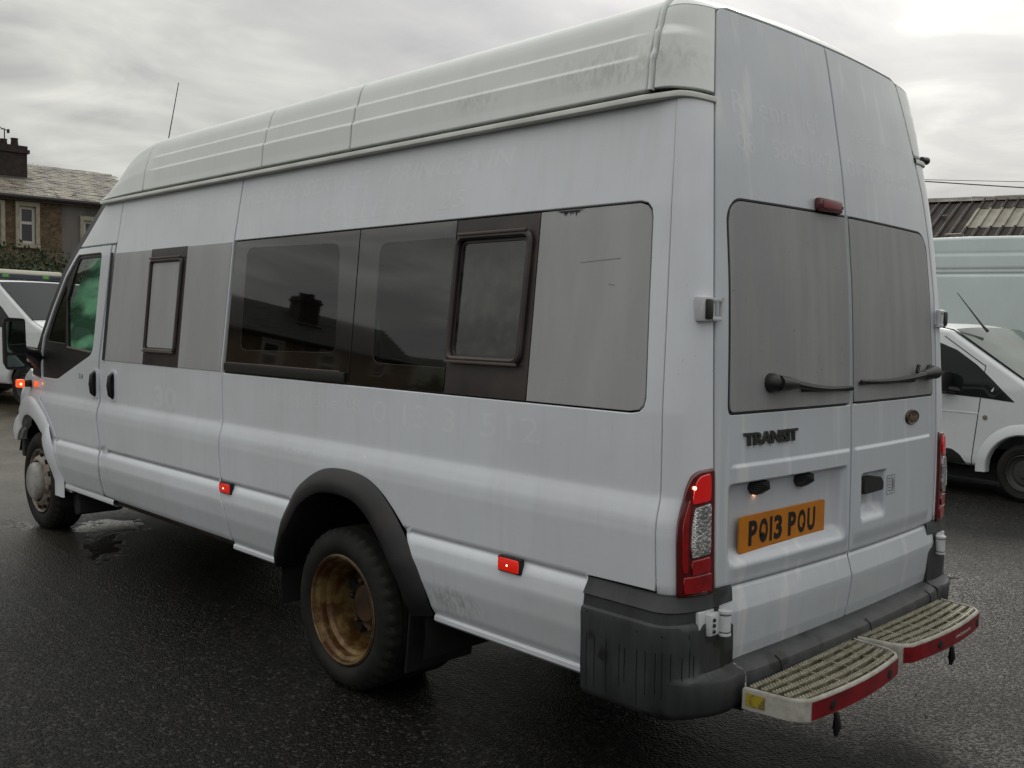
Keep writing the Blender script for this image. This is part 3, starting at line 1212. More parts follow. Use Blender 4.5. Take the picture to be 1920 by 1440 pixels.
# wheel-arch flare (rear)
def flare(sgn):
    mb = MB()
    rows = []
    cx = 1.645
    for i, (x, z) in enumerate(smooth_line(FL)):
        y = ip(z, [.38, .45, .60, .75, .9], [.915, .94, .962, .958, .955])
        a = math.atan2(z - .33, x - cx)
        dx, dz = math.cos(a), math.sin(a)
        k = sstep(-.1, .6, math.sin(a))
        wdt = .062 + .028 * k
        rows.append([(x + dx * .004, sgn * (y + .002), z + dz * .004), (x - dx * .004, sgn * (y + .016), z - dz * .004),
                     (x - dx * wdt * .45, sgn * (y + .040), z - dz * wdt * .45), (x - dx * wdt * .85, sgn * (y + .052), z - dz * wdt * .85),
                     (x - dx * wdt, sgn * (y + .048), z - dz * wdt), (x - dx * (wdt + .012), sgn * (y + .02), z - dz * (wdt + .012)),
                     (x - dx * (wdt - .02), sgn * (y - .35), z - dz * (wdt - .02))])
    mb.grid(rows)
    return mb.build('wheel_arch_flare', mFlare, van, sharp=50)


flare(1)
flare(-1)

# front wheel-arch liner
for sgn in (1, -1):
    mb = MB()
    mb.grid([[(x, sgn * (ys(min(x, 5.6), .7) - .03), z), (x, sgn * .5, z)] for x, z in arch(5.31, .345, .50, 18, 192, 20)])
    mb.build('wheel_arch_liner', mUnder, van)

# roof: three lengths of the raised roof and the front cap, seams between
RE = .006
for x0, x1 in ((.240, 1.747), (1.756, 2.442), (2.450, 3.708)):
    def S_(x, s, a=x0, b=x1):
        return S_roof(x, s)
    panel('roof_panel', [(x0, RE), (x1, RE), (x1, 2 * RTOT - RE), (x0, 2 * RTOT - RE)], S_, mRoof, van, du=.06, dv=.0055, edge=.012, inset=.006)
panel('roof_front_cap', [(3.716, RE), (4.305, RE), (4.305, 2 * RTOT - RE), (3.716, 2 * RTOT - RE)], S_roof, mRoof, van, du=.03, dv=.012, edge=.03, inset=.004)
mb = MB()
svals = list(np.linspace(.004, .40, 40)) + list(np.linspace(.45, 2 * RTOT - .45, 16)) + list(np.linspace(2 * RTOT - .40, 2 * RTOT - .004, 40))
rows = []
for s_ in svals:
    y, z = roof_yz(s_)
    y2, z2 = roof_yz(min(s_ + .004, 2 * RTOT))
    y1, z1 = roof_yz(max(s_ - .004, 0))
    t = Vector((y2 - y1, z2 - z1)).normalized()
    n = Vector((t.y, -t.x))
    rows.append([(.2155, y - n.x * .01, z - n.y * .01), (.217, y + n.x * .003, z + n.y * .003), (.220, y + n.x * .007, z + n.y * .007),
                 (.229, y + n.x * .007, z + n.y * .007), (.234, y + n.x * .001, z + n.y * .001), (.236, y - n.x * .01, z - n.y * .01)])
mb.grid(rows)
mb.build('roof_joint_strip', mRoof, van, sharp=50)

# upper rear quarters and header over the doors
def S_up(u, z):
    def f(u):
        yq = ip(z, RP[:12, 1], RP[:12, 0])
        return corner(min(max(u, 0), 1), z, .212, yq)
    if u < .002:
        a, b = f(.004), f(.002)
        k = (.002 - u) / .002
        return tuple(q + (q - p) * k for p, q in zip(a, b))
    if u > .998:
        a, b = f(.996), f(.998)
        k = (u - .998) / .002
        return tuple(q + (q - p) * k for p, q in zip(a, b))
    return f(u)


def mirS(S):
    return lambda u, z: (lambda p: (p[0], -p[1], p[2]))(S(-u, z))


qu = [(.012, 2.158), (.995, 2.158), (.995, 2.405), (.012, 2.430)]
ql = [(.020, .692), (.985, .692), (.985, 2.126), (.020, 2.126)]
panel('upper_quarter_panel', qu, S_up, mRoof, van, du=.05, dv=.02, edge=.03, inset=.003, flange=.012)
panel('upper_quarter_panel', [(-u, z) for u, z in qu], mirS(S_up), mRoof, van, du=.05, dv=.02, edge=.03, inset=.003, flange=.012)
panel('quarter_panel', ql, S_corner_safe, mPaint, van, du=.05, dv=.016, edge=.03, inset=.003, flange=.012)
panel('quarter_panel', [(-u, z) for u, z in ql], mirS(S_corner_safe), mPaint, van, du=.05, dv=.03, edge=.04, inset=.003, flange=.012)
# rounded cap tying quarters, door header and roof together
mb = MB()
cont = []
for i in range(19):
    u = 1 - i / 18
    cont.append((S_up(u, ip(u, [0, 1], [2.432, 2.406])), u))
cont2 = [((rear_x(y, 2.446), y, 2.446), 0) for y in np.linspace(ws_(2.446), -ws_(2.446), 25)][1:-1]
full = [c[0] for c in cont] + [c[0] for c in cont2] + [(c[0][0], -c[0][1], c[0][2]) for c in cont[::-1]]
rows = []
for p in full:
    x, y, z = p
    yy = abs(y)
    ty = min(yy, .80)
    yr = ip(ty, [0, .6, .70, .80], [0, .585, .66, .70])
    zr = ip(yr, RP[::-1, 0], RP[::-1, 1])
    sg = 1 if y >= 0 else -1
    b = Vector((.216, yr * sg, zr))
    a = Vector(p)
    row = []
    for t in (0, .15, .3, .5, .75, 1):
        q = a.lerp(b, t)
        h = a.z + (b.z - a.z) * (1 - (1 - t) ** 2.4)
        row.append((q.x, q.y, h))
    rows.append([(a.x + .012, a.y * .985, a.z - .012)] + row)
mb.grid(rows)
mb.build('rear_roof_rim', mRoof, van, sharp=60)

# rain gutter
def gut(sgn):
    path = [(S_corner(u, 2.128), u) for u in np.linspace(0.0, 1, 14)]
    pts = [Vector(p[0]) for p in path] + [Vector((x, ys(x, 2.128), 2.128)) for x in (.25, .6, 1.2, 2, 2.6, 3.2, 3.7, 4.0, 4.15, 4.24, 4.30)]
    mb = MB()
    rows = []
    for i, p in enumerate(pts):
        t = (pts[min(i + 1, len(pts) - 1)] - pts[max(i - 1, 0)]).normalized()
        n = Vector((t.y, -t.x, 0)) * -1
        o = ip(p.x, [.10, .115, .16, .25, 3.9, 4.30], [.004, .008, .020, .035, .035, .030])
        z = 2.146
        rows.append([(p + n * a + Vector((0, 0, h))).to_tuple() for a, h in ((-.02, .006), (max(o - .012, 0), .006), (max(o - .010, 0), .014), (o - .003, .015), (o, .011), (o, -.001), (o - .006, -.004), (-.02, -.004))])
    mb.grid(rows)
    if sgn < 0:
        mb.mirror_y()
    g = mb.build('rain_gutter', mTrimCream, van, sharp=50)
    g.location.z += .001


gut(1)
gut(-1)

# ------------------------------------------------------------------ rear doors
def rear_door(sgn):
    zs = [.458, .50, .55, .60, .65, .69, .75, .9, 1.05, 1.2, 1.4, 1.6, 1.84, 2.0, 2.15, 2.3, 2.44]
    g = .004
    seam = [(sgn * (ws_(z) - g), z) for z in zs]
    poly = [(sgn * .003, .458)] + seam + [(sgn * .003, 2.44)]
    poly = rounded(poly, [0] + [.02] + [0] * (len(seam) - 2) + [.03, 0])
    win = rounded([(sgn * .010, 1.204), (sgn * .716, 1.204), (sgn * .742 if sgn < 0 else .722, 1.225), (sgn * .70, 1.80), (sgn * .655, 1.846), (sgn * .010, 1.850)],
                  [0, .05, .02, .03, .05, 0])
    if sgn < 0:
        win = rounded([(-.010, 1.206), (-.735, 1.206), (-.742, 1.225), (-.716, 1.80), (-.665, 1.846), (-.010, 1.850)], [0, .03, .02, .05, .05, 0])
    d = panel('rear_door', poly, S_rear, mDoorShaded, van, holes=[win], du=.014, dv=.008, edge=.014, inset=.005)
    c = np.array(win).mean(0)
    inn = []
    for (a, b) in win:
        v = np.array([a, b]) - c
        inn.append((c[0] + v[0] * (1 - .006 / abs(v[0] + 1e-9)) if abs(v[0]) > .05 else a, c[1] + v[1] * (1 - .006 / abs(v[1] + 1e-9)) if abs(v[1]) > .05 else b))
    inn = [(math.copysign(.0038, a) if abs(a) < .0115 else a, b) for a, b in inn]
    panel('window_panel', inn, S_rear, mVinylRear, d, du=.05, dv=.03, edge=.03, off=.0014, inset=.0014, flange=.006)
    rb = [(a, b) for a, b in win]
    mb = MB()
    rs_ = [q for q in resample(rb, .03)]
    k0 = max(range(len(rs_)), key=lambda i: (abs(rs_[i][0]) < .012 and abs(rs_[(i + 1) % len(rs_)][0]) >= .012, i))
    rs_ = rs_[k0:] + rs_[:k0]
    pts = [Vector(S_rear(a, b)) + Vector((.008, 0, 0)) for a, b in rs_ if abs(a) >= .0115]
    mb.tube(pts, .009, 6, cap=False)
    mb.build('window_seal', mRubber, d)
    return d


rdL = rear_door(1)
rdR = rear_door(-1)
mb = MB()
mb.grid([[(rear_x(.0, z) + d, y, z) for d, y in ((.012, .0055), (.004, .0028), (.003, 0), (.004, -.0028), (.012, -.0055))] for z in np.linspace(.462, 2.436, 120)])
mb.build('door_seal', mRubber, rdR)


def on_rear(y0, z0, dip=0.0, out=0.0, tilt=0.0):
    """text frame on the rear: reads left to right seen from behind, so y falls"""
    def f(a, b, c):
        y, z = y0 - a, z0 + b - dip * a
        return (rear_x(y, z) - out - c, y, z)
    return f


# model lettering, badge
lettering('model_lettering', 'TRANSIT', on_rear(.652, 1.106, 0, .001), .288, .040, [mChrome], rdL, bold=.035, extrude=.007, spacing=.92)
mb = MB()
cy, cz = -.513, 1.132
for k, (ry, rz, o) in enumerate(((.064, .028, .0), (.064, .028, .006), (.058, .023, .008))):
    pass
ring = lambda ry, rz, o: [(rear_x(cy + ry * math.cos(a), cz) - o, cy + ry * math.cos(a), cz + rz * math.sin(a)) for a in np.linspace(0, 2 * math.pi, 33)[:-1]]
mb.grid([ring(.064, .029, -.002), ring(.064, .029, .004), ring(.060, .026, .008), ring(.054, .022, .006), ring(.03, .012, .0075), ring(.001, .0005, .008)], wrap=True)
bd = mb.build('badge', mBadge, rdR)
lettering('badge_script', 'Ford', on_rear(cy + .040, cz - .011, 0, .008), .080, .023, mBadgeInk, bd, bold=.01, shear=.35, extrude=.001)

# high-level brake lamp
mb = MB()
mb.bbox((rear_x(.135, 1.872) - .010, .135, 1.872), (.024, .160, .044), .010)
bl = mb.build('brake_lamp', mRedDark, rdL)
mb = MB()
mb.bbox((rear_x(.135, 1.872) - .022, .135, 1.872), (.008, .125, .026), .004)
mb.build('lamp_lens', mRedFaded, bl)
each('screw', mBlack, bl, [MB().lathe([(.006, 0), (.005, -.004), (.0, -.004)], (rear_x(y, 1.87) - .021, y, 1.87), 'X', 10) for y in (.204, .068)])

# wipers
def wiper(d, y0, z0, y1, z1, s):
    x0 = rear_x(y0, z0)
    mb = MB()
    mb.lathe([(.030, .002), (.030, -.012), (.024, -.034), (.012, -.044), (.0, -.046)], (x0, y0, z0), 'X', 20)
    mb.tube([(x0 - .030, y0, z0), (x0 - .034, y0 - s * .05, z0 - .002), (x0 - .030, y0 - s * .11, z0 - .006)], [.026, .022, .015], 10)
    w = mb.build('wiper', mBlack, d)
    mb = MB()
    n = 8
    pts = []
    for i in range(n + 1):
        t = i / n
        y = y0 - s * .10 + (y1 - y0 + s * .10) * t
        z = z0 - .005 + (z1 - z0) * t - .010 * math.sin(t * math.pi)
        pts.append((rear_x(y, z) - .026 + .014 * t, y, z))
    mb.tube(pts, [.013 - .008 * i / n for i in range(n + 1)], 8)
    mb.build('wiper_arm', mBlack, w)
    mb = MB()
    pts = []
    for i in range(n + 1):
        t = i / n
        y = y0 - s * .17 + (y1 - s * .002 - y0 + s * .17) * t
        z = z0 - .028 + (z1 - z0 + .016) * t
        pts.append((rear_x(y, z) - .009, y, z))
    mb.tube(pts, .006, 6)
    mb.build('wiper_blade', mRubber, w)


wiper(rdL, .512, 1.293, .012, 1.270, 1)
wiper(rdR, -.690, 1.300, -.050, 1.288, -1)
mb = MB()
mb.tube([(rear_x(-.52, 1.31) - .02, -.52, 1.303), (rear_x(-.52, 1.33) - .02, -.535, 1.33)], .008, 6)
mb.build('wiper_nozzle', mBlack, rdR)

# number plate with its characters, two plate lamps
xp = rear_x(.385, .88) - .008
mb = MB()
mb.prism(rounded([(.637, .772), (.125, .772), (.125, .886), (.637, .886)], .012), 0, -.006, 'X')
mb.v = [(xp + v[0] + .012 * ((v[1] - .381) / .25) * .3, v[1], v[2]) for v in mb.v]
npl = mb.build('number_plate', mPlate, rdL)
pf = lambda y0, z0: (lambda a, b, c: (xp - .0068 - c + .012 * ((y0 - a - .381) / .25) * .3, y0 - a, z0 + b))
mb = MB()
widths = {'P': .046, 'O': .048, '1': .013, '3': .046, 'U': .048}
y = .588
for ch, w in (('P', .048), ('O', .050), ('1', .0), ('3', .048), (' ', .0), ('P', .048), ('O', .050), ('U', .050)):
    if ch == ' ':
        y -= .026
        continue
    if ch == '1':
        f_ = pf(y, .791)
        mb.add([f_(0, 0, 0), f_(.014, 0, 0), f_(.014, .078, 0), f_(0, .078, 0)], [(0, 1, 2, 3)])
        y -= .014 + .011
        continue
    lettering('c', ch, pf(y, .791), w, .078, None, None, bold=.042, into=mb)
    y -= w + .011
for yy in (.511, .260):
    mb.lathe([(.008, 0), (.007, -.004), (0, -.005)], (xp - .006, yy, .818), 'X', 12)
mb.build('plate_characters', mInk, npl, kind='stuff')
mb = MB()
mb.add([pf(.45, .7785)(0, 0, 0), pf(.45, .7785)(.11, 0, 0), pf(.45, .7785)(.11, .0025, 0), pf(.45, .7785)(0, .0025, 0)], [(0, 1, 2, 3)])
mb.build('maker_line', M('plate_small_print', (0.35, 0.12, 0.01), 0.5), npl)
for yy in (.530, .272):
    xb = rear_x(yy, .95)
    mb = MB()
    prof = [(-.036, .030), (-.046, .0), (-.030, -.020), (.030, -.020), (.046, .0), (.036, .030)]
    mb.prism([(yy + a * .95, .966 + b * .85) for a, b in prof], xb + .02, xb - .036, 'X')
    for i, v in enumerate(mb.v):
        if v[0] < xb - .03:
            mb.v[i] = (v[0] + (.020 if v[2] < .966 else .0), yy + (v[1] - yy) * .72, v[2] - .004)
    pl_ = mb.build('plate_lamp', mBlack, rdL, sharp=25)
    if yy > .4:
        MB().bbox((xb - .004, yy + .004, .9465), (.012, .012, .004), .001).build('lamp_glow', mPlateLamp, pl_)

# door handle in its recess, maker's sticker
mb = MB()
mb.prism(rounded([(-.074, .885), (-.074, .94), (-.20, .938), (-.224, .915), (-.222, .888)], [.005, .01, .03, .02, .01]), rear_x(-.16, .87) - .002, rear_x(-.16, .87) - .046, 'X')
mb.build('door_handle', mBlack, rdR, sharp=30)
mb = MB()
fr = on_rear(-.268, .862, 0, .0012)
def quad(mb, f, a0, b0, a1, b1):
    mb.add([f(a0, b0, 0), f(a1, b0, 0), f(a1, b1, 0), f(a0, b1, 0)], [(0, 1, 2, 3)])
for q in ((0, 0, .068, .002), (0, .068, .068, .070), (0, 0, .0025, .07), (.0655, 0, .068, .07), (.038, .0, .0395, .07)):
    quad(mb, fr, *q)
for k in range(5):
    quad(mb, fr, .010 + .003 * (k % 2), .012 + k * .011, .030, .016 + k * .011)
quad(mb, fr, .046, .01, .052, .06)
quad(mb, fr, .058, .02, .061, .05)
mb.build('sticker', mSticker, rdR, kind='stuff')

# hinges
def hinge(y, z, sgn, lower):
    """white strap hinge at the door seam"""
    h = MB()
    xw = xs_(z)
    if not lower:
        pk = rounded([(.03, z - .037), (.105, z - .037), (.105, z + .035), (.03, z + .035)], .022)
        C_ = lambda u: Vector(S_corner_safe(u, z))
        base = C_(.30)
        h.bbox((xw + .006, sgn * (y + .045), z), (.05, .062, .074), .014)
        h.bbox((xw - .014, sgn * (y + .008), z + .027), (.016, .05, .012), .004)
        h.bbox((xw - .014, sgn * (y + .008), z - .027), (.016, .05, .012), .004)
        h.tube([(xw - .018, sgn * (y - .016), z - .034), (xw - .018, sgn * (y - .016), z + .034)], .008, 10)
        o = h.build('hinge', mWhiteHinge, van)
        MB().bbox((xw - .014, sgn * (y + .050), z), (.022, .036, .060), .010).build('hinge_cap', mBlack, o)
    else:
        h.bbox((xw - .006, sgn * (y + .062), z), (.014, .075, .082), .004)
        h.bbox((xw - .020, sgn * (y + .040), z), (.022, .060, .066), .012)
        h.tube([(xw - .036, sgn * (y + .004), z - .034), (xw - .036, sgn * (y + .004), z + .034)], .018, 16)
        for s_ in (-1, 1):
            h.tube([(xw - .036, sgn * (y + .004), z + s_ * .030), (xw - .036, sgn * (y + .004), z + s_ * .036)], .0195, 16)
        o = h.build('hinge', mWhiteHinge, van)
        each('bolt', mBlack, o, [MB().lathe([(.006, 0), (.005, -.004), (0, -.004)], (xw - .032, sgn * (y + .052), z + dz), 'X', 10) for dz in (-.018, .0, .016)])
        each('washer', mBlack, o, [MB().tube([(xw - .036, sgn * (y + .004), z + s_ * .024), (xw - .036, sgn * (y + .004), z + s_ * .027)], .0185, 16) for s_ in (-1, 1)])


hinge(.785, 1.512, 1, False)
hinge(.785, 1.512, -1, False)
hinge(.772, .602, 1, True)
hinge(.772, .602, -1, True)
MB().tube([(.15, -.865, 2.168), (.15, -.915, 2.168)], [.012, .016], 10).build('door_stop', mBlack, van)

# tail lamps wrapped round the corners
def tail_lamp(sgn):
    S = S_corner_safe if sgn > 0 else mirS(S_corner_safe)
    f = lambda pl: [(u * sgn, z) for u, z in pl]
    body = rounded([(.045, .690), (.62, .690), (.615, .90), (.56, .985), (.44, 1.035), (.30, 1.050), (.045, 1.054)], [.02, .02, .1, .06, .05, .05, .015])
    lam = panel('tail_lamp', f(body), S, mRedDark, van, du=.03, dv=.02, edge=.02, off=.012, inset=.008, flange=.02)
    panel('red_lens', f(rounded([(.10, .700), (.52, .700), (.52, .748), (.10, .752)], .015)), S, mRedLens, lam, du=.03, dv=.02, edge=.02, off=.016, inset=.003, flange=.012)
    panel('fog_lens', f(rounded([(.12, .756), (.40, .752), (.40, .795), (.12, .800)], .02)), S, mRedLens, lam, du=.03, dv=.02, edge=.02, off=.017, inset=.003, flange=.012)
    panel('clear_lens', f(rounded([(.12, .808), (.41, .802), (.40, .872), (.38, .945), (.12, .955)], .025)), S, mClear, lam, du=.02, dv=.01, edge=.02, off=.018, inset=.003, flange=.012)
    rb = MB()
    for k in range(26):
        u0 = .14 + .012 * (k % 3)
        z0 = .818 + k * .005
        p0, p1 = Vector(S(sgn * u0, z0)), Vector(S(sgn * (.36 - .02 * (k % 2)), z0 + (.012 if k < 13 else -.010)))
        n = Vector((-.75, .66 * sgn, 0))
        rb.tube([p0 + n * .017, p1 + n * .019], .0022, 5)
    rb.build('lens_rib', mChromeRib, lam, kind='stuff')
    panel('stop_lens', f(rounded([(.13, .962), (.43, .955), (.42, .99), (.37, 1.022), (.30, 1.036), (.13, 1.042)], .03)), S, mRedLit, lam, du=.03, dv=.02, edge=.02, off=.017, inset=.003, flange=.012)
    panel('side_lens', f(rounded([(.455, .76), (.54, .76), (.535, .90), (.47, .975), (.445, .94)], .02)), S, mRedLens, lam, du=.03, dv=.02, edge=.02, off=.016, inset=.003, flange=.012)
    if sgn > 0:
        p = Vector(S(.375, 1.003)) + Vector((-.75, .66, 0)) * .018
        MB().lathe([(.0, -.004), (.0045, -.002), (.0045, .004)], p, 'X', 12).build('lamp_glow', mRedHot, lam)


mChromeRib = M('lens_rib', (0.75, 0.75, 0.76), 0.15, metal=0.8)
tail_lamp(1)
tail_lamp(-1)

# ------------------------------------------------------------------ window band
def bay(name, poly, mat, off=-.004, parent=None, **k):
    return panel(name, poly, S_side, mat, parent or van, du=k.pop('du', .1), dv=k.pop('dv', .06), edge=k.pop('edge', .03), off=off, inset=k.pop('inset', .002), flange=k.pop('flange', .012), **k)


ZL, ZH = 1.209, 1.826
# dark fixed window behind the sliding door
p1 = [(2.664, ZL), (1.655, ZL), (1.658, ZH), (2.655, ZH)]
c1 = rounded([(2.535, 1.318), (1.762, 1.330), (1.790, 1.778), (2.545, 1.792)], .05)
w1 = bay('side_window', p1, mBlackGloss, holes=[c1], inset=.0006)
bay('window_pane', c1, mTint, -.0042, w1, inset=.0003, flange=.002)
mb = MB()
mb.bbox((2.165, ys(2.1, 1.234) + .002, 1.234), (.985, .012, .040), .005)
rl = mb.build('window_rail', mBlack, w1)
MB().bbox((2.165, ys(2.1, 1.254) + .008, 1.2555), (.93, .006, .006), .002).build('rail_edge', mFrameEdge, rl)
p2 = [(1.649, ZL), (1.068, ZL), (1.068, ZH), (1.652, ZH)]
c2 = rounded([(1.505, 1.30), (1.070, 1.30), (1.070, 1.765), (1.515, 1.765)], [.05, .0, .0, .05])
w2 = bay('side_window', p2, mBlackGloss, holes=[c2], inset=.0006)
bay('window_pane', c2, mTint, -.0042, w2, inset=.0003, flange=.002)
# black panel with sliding vent window
p3 = [(1.064, ZL), (.654, ZL), (.654, ZH), (1.064, ZH)]
s3 = rounded([(1.036, 1.350), (.708, 1.350), (.700, 1.740), (1.026, 1.740)], .03)
w3 = bay('side_window', p3, mBlackFrame, holes=[s3])
bay('window_pane', s3, mTintWet, -.008, w3, inset=.0008, flange=.004)


def frame_tube(parent, poly, r, mat, name, out=.004, flat=1.0):
    pts = [Vector((x, ys(x, z) + out, z)) for x, z in resample(poly, .03)]
    mb = MB()
    mb.tube(pts + [pts[0], pts[1]], r, 8, cap=False)
    return mb.build(name, mat, parent)


frame_tube(w3, rounded([(1.052, 1.334), (.692, 1.334), (.682, 1.762), (1.044, 1.762)], .035), .012, mBlackFrame, 'window_frame')
each('frame_edge', mFrameEdge, w3, [MB().bbox((.872, ys(.87, 1.322) + .014, 1.325), (.36, .012, .010), .003),
                                    MB().bbox((.865, ys(.87, 1.772) + .014, 1.772), (.34, .014, .010), .003)])
# grey covered window at the back
p4 = [(.650, ZL)] + [(x, z) for x, z in rounded([(.166, ZL), (.193, ZH)], .03)] + [(.650, ZH)]
p4 = [(.650, ZL + .001), (.222, ZL + .001), (.186, 1.216), (.170, 1.232), (.166, 1.255), (.181, 1.52), (.194, 1.776), (.200, 1.801), (.216, 1.818), (.242, ZH), (.650, ZH)]
w4 = bay('covered_window', p4, mVinyl)
mb = MB()
r_ = random.Random(4)
for k in range(9):
    x = .515 + r_.uniform(-.035, .035)
    h = r_.uniform(.008, .03) * (1 - abs(x - .515) / .06)
    y = ys(x, 1.81) - .003
    mb.add([(x - .005, ys(x, ZH) - .0015, ZH - .004), (x + .006, ys(x, ZH) - .0015, ZH - .004), (x + .001, y, ZH - .006 - h)], [(0, 1, 2)])
mb.add([(x, ys(x, ZH - .004) - .001, z) for x, z in ((.58, ZH - .003), (.46, ZH - .003), (.49, ZH - .008), (.555, ZH - .009))], [(0, 1, 2, 3)])
mb.build('paint_chip', mBlack, w4, kind='stuff')
mb = MB()
for (x0, z0, x1, z1) in ((.46, 1.656, .30, 1.664), (.34, 1.585, .315, 1.583)):
    mb.tube([(x0, ys(x0, z0) - .0035, z0), (x1, ys(x1, z1) - .0035, z1)], .0006, 4)
mb.build('scratch', mSticker, w4, kind='stuff')
# sliding-door bay: covered glass, black vent panel between
w5 = bay('covered_window', [(4.066, ZL), (3.564, ZL), (3.562, ZH), (4.044, ZH)], mVinyl, .003, sdoor)
w6 = bay('covered_window', [(3.142, ZL), (2.698, ZL), (2.684, ZH), (3.140, ZH)], mVinyl, .003, sdoor)
w7 = bay('side_window', [(3.560, ZL - .002), (3.146, ZL - .002), (3.144, ZH + .002), (3.558, ZH + .002)], mBlackFrame, .003, sdoor)
bay('window_panel', rounded([(3.520, 1.300), (3.196, 1.300), (3.190, 1.752), (3.524, 1.752)], .02), mVinyl, .006, w7)
frame_tube(w7, rounded([(3.532, 1.288), (3.184, 1.288), (3.178, 1.764), (3.536, 1.764)], .02), .010, mBlackFrame, 'window_frame', .010)
each('frame_edge', mFrameEdge, w7, [MB().bbox((3.36, ys(3.3, 1.777) + .018, 1.776), (.36, .012, .010), .003),
                                    MB().bbox((3.36, ys(3.3, 1.281) + .018, 1.282), (.36, .012, .010), .003)])
MB().grid([[(4.068, ys(4.06, z) + .004, z), (4.106, ys(4.08, z) + .004, z)] for z in np.linspace(ZL, 1.832, 8)]).build('window_seal', mRubber, van)
# right-hand side of the saloon
for x0, x1, mt in ((2.66, 1.66, mTint), (1.648, .66, mTint), (.65, .18, mVinyl)):
    panel('side_window', [(-x0 - .01, ZL - .02), (-x1 + .01, ZL - .02), (-x1 + .01, ZH + .02), (-x0 - .01, ZH + .02)], S_sideR, mt, van, du=.2, dv=.2, edge=.1, off=-.022, inset=.001, flange=.004)
panel('side_window', [(-3.96, 1.21), (-2.74, 1.21), (-2.74, 1.83), (-3.96, 1.83)], S_sideR, mTint, van, du=.2, dv=.2, edge=.1, off=-.022, inset=.001, flange=.004)

# door handles
def pull(parent, x, z):
    y = ys(x, z)
    mb = MB()
    mb.prism(rounded([(x - .052, z - .088), (x + .052, z - .088), (x + .052, z + .088), (x - .052, z + .088)], .03), y - .008, y + .0035, 'Y')
    dish = mb.build('handle_dish', mPaint, parent, sharp=30)
    mb = MB()
    mb.tube([(x, y - .002, z - .070), (x, y + .018, z - .052), (x, y + .024, z), (x, y + .018, z + .052), (x, y - .002, z + .070)], [.010, .013, .014, .013, .010], 10)
    mb.build('door_handle', mBlack, parent)
    mb = MB()
    mb.prism(rounded([(x - .026, z - .076), (x + .026, z - .076), (x + .026, z + .076), (x - .026, z + .076)], .03), y, y + .0055, 'Y')
    mb.build('handle_recess', mRubber, parent, sharp=30)


pull(sdoor, 3.955, 1.068)
pull(cab, 4.215, 1.066)
mb = MB()
lettering('x', '2.4', lambda a, b, c: (4.46 - a, ys(4.4, 1.09) + .0015, 1.085 + b), .06, .03, None, None, bold=.02, into=mb)
mb.build('door_marking', mSticker, cab)

# side marker lamps
for x, z, mt in ((2.580, .668, mMark), (.672, .668, mMark)):
    y = ys(x, z)
    mb = MB()
    mb.bbox((x, y + .006, z), (.108, .022, .054), .008)
    o = mb.build('marker_lamp', mRubber, van)
    o2 = MB().bbox((x, y + .014, z), (.096, .018, .044), .008).build('lamp_lens', mt, o)
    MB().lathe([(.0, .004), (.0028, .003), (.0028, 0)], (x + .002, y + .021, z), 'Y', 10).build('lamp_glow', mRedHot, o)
o = MB().bbox((5.222, ys(5.22, 1.007) + .004, 1.007), (.05, .014, .036), .006).build('indicator_lamp', mAmber, van)
mb = MB()
yb = ys(5.40, 1.0)
mb.tube([(5.39, yb - .01, 1.003), (5.36, yb + .05, 1.003)], [.026, .022], 8)
o = mb.build('outline_lamp', mRubber, van)
MB().bbox((5.345, yb + .085, 1.006), (.05, .05, .055), .012).build('lamp_lens', mAmber, o)
MB().lathe([(.0, -.004), (.007, -.002), (.007, 0)], (5.3195, yb + .088, 1.003), 'X', 10).build('lamp_glow', M('amber_glow', (1, .6, .3), .3, emit=((1.0, .6, .25), 5.0)), o)

# mirror
mb = MB()
mb.prism(rounded([(1.034, 1.118), (1.168, 1.110), (1.172, 1.425), (1.155, 1.445), (1.045, 1.440)], [.025, .035, .03, .03, .02]), 5.05, 5.13, 'X')
for i, v in enumerate(mb.v):
    if v[0] > 5.1:
        mb.v[i] = (v[0], 1.103 + (v[1] - 1.103) * .82, 1.278 + (v[2] - 1.278) * .86)
mir = mb.build('door_mirror', mBlack, van, sharp=40)
MB().prism(rounded([(1.046, 1.222), (1.156, 1.222), (1.160, 1.418), (1.054, 1.424)], .015), 5.046, 5.052, 'X').build('mirror_glass', M('mirror_glass', (.13, .16, .15), .03, metal=1.0), mir)
MB().prism(rounded([(1.048, 1.135), (1.154, 1.130), (1.156, 1.205), (1.047, 1.207)], .015), 5.046, 5.052, 'X').build('mirror_glass', mir.children[0].data.materials[0], mir)
mb = MB()
mb.tube([(5.09, 1.05, 1.235), (5.13, .98, 1.215), (5.18, .92, 1.175), (5.20, .87, 1.14)], [.035, .045, .06, .06], 10)
mb.build('mirror_arm', mBlack, mir)

# antenna
MB().tube([(4.003, .60, 2.39), (3.975, .60, 2.44), (3.815, .60, 2.805)], [.016, .0035, .0024], 6).build('antenna', mBlack, van)

# ------------------------------------------------------------------ bumper
def bump_path(z):
    zz = min(max(z, .56), .70)
    pts = []
    for x in np.linspace(.343, .095, 9):
        pts.append((Vector((x, ys(x, zz), z)), Vector((0, 1, 0)), 0.0))
    for u in np.linspace(1, 0, 13)[1:]:
        p = Vector(S_corner_safe(u, zz))
        q = Vector(S_corner_safe(u - .01, zz)) - Vector(S_corner_safe(u + .01, zz))
        n = Vector((-abs(q.y), abs(q.x), 0))
        n = Vector((-(abs(q.y)), abs(q.x), 0)).normalized()
        pts.append((Vector((p.x, p.y, z)), n, 1 - u))
    for y in np.linspace(.765, .70, 4)[1:]:
        pts.append((Vector((xs_(.6), y, z)), Vector((-1, 0, 0)), 1.0))
    return pts


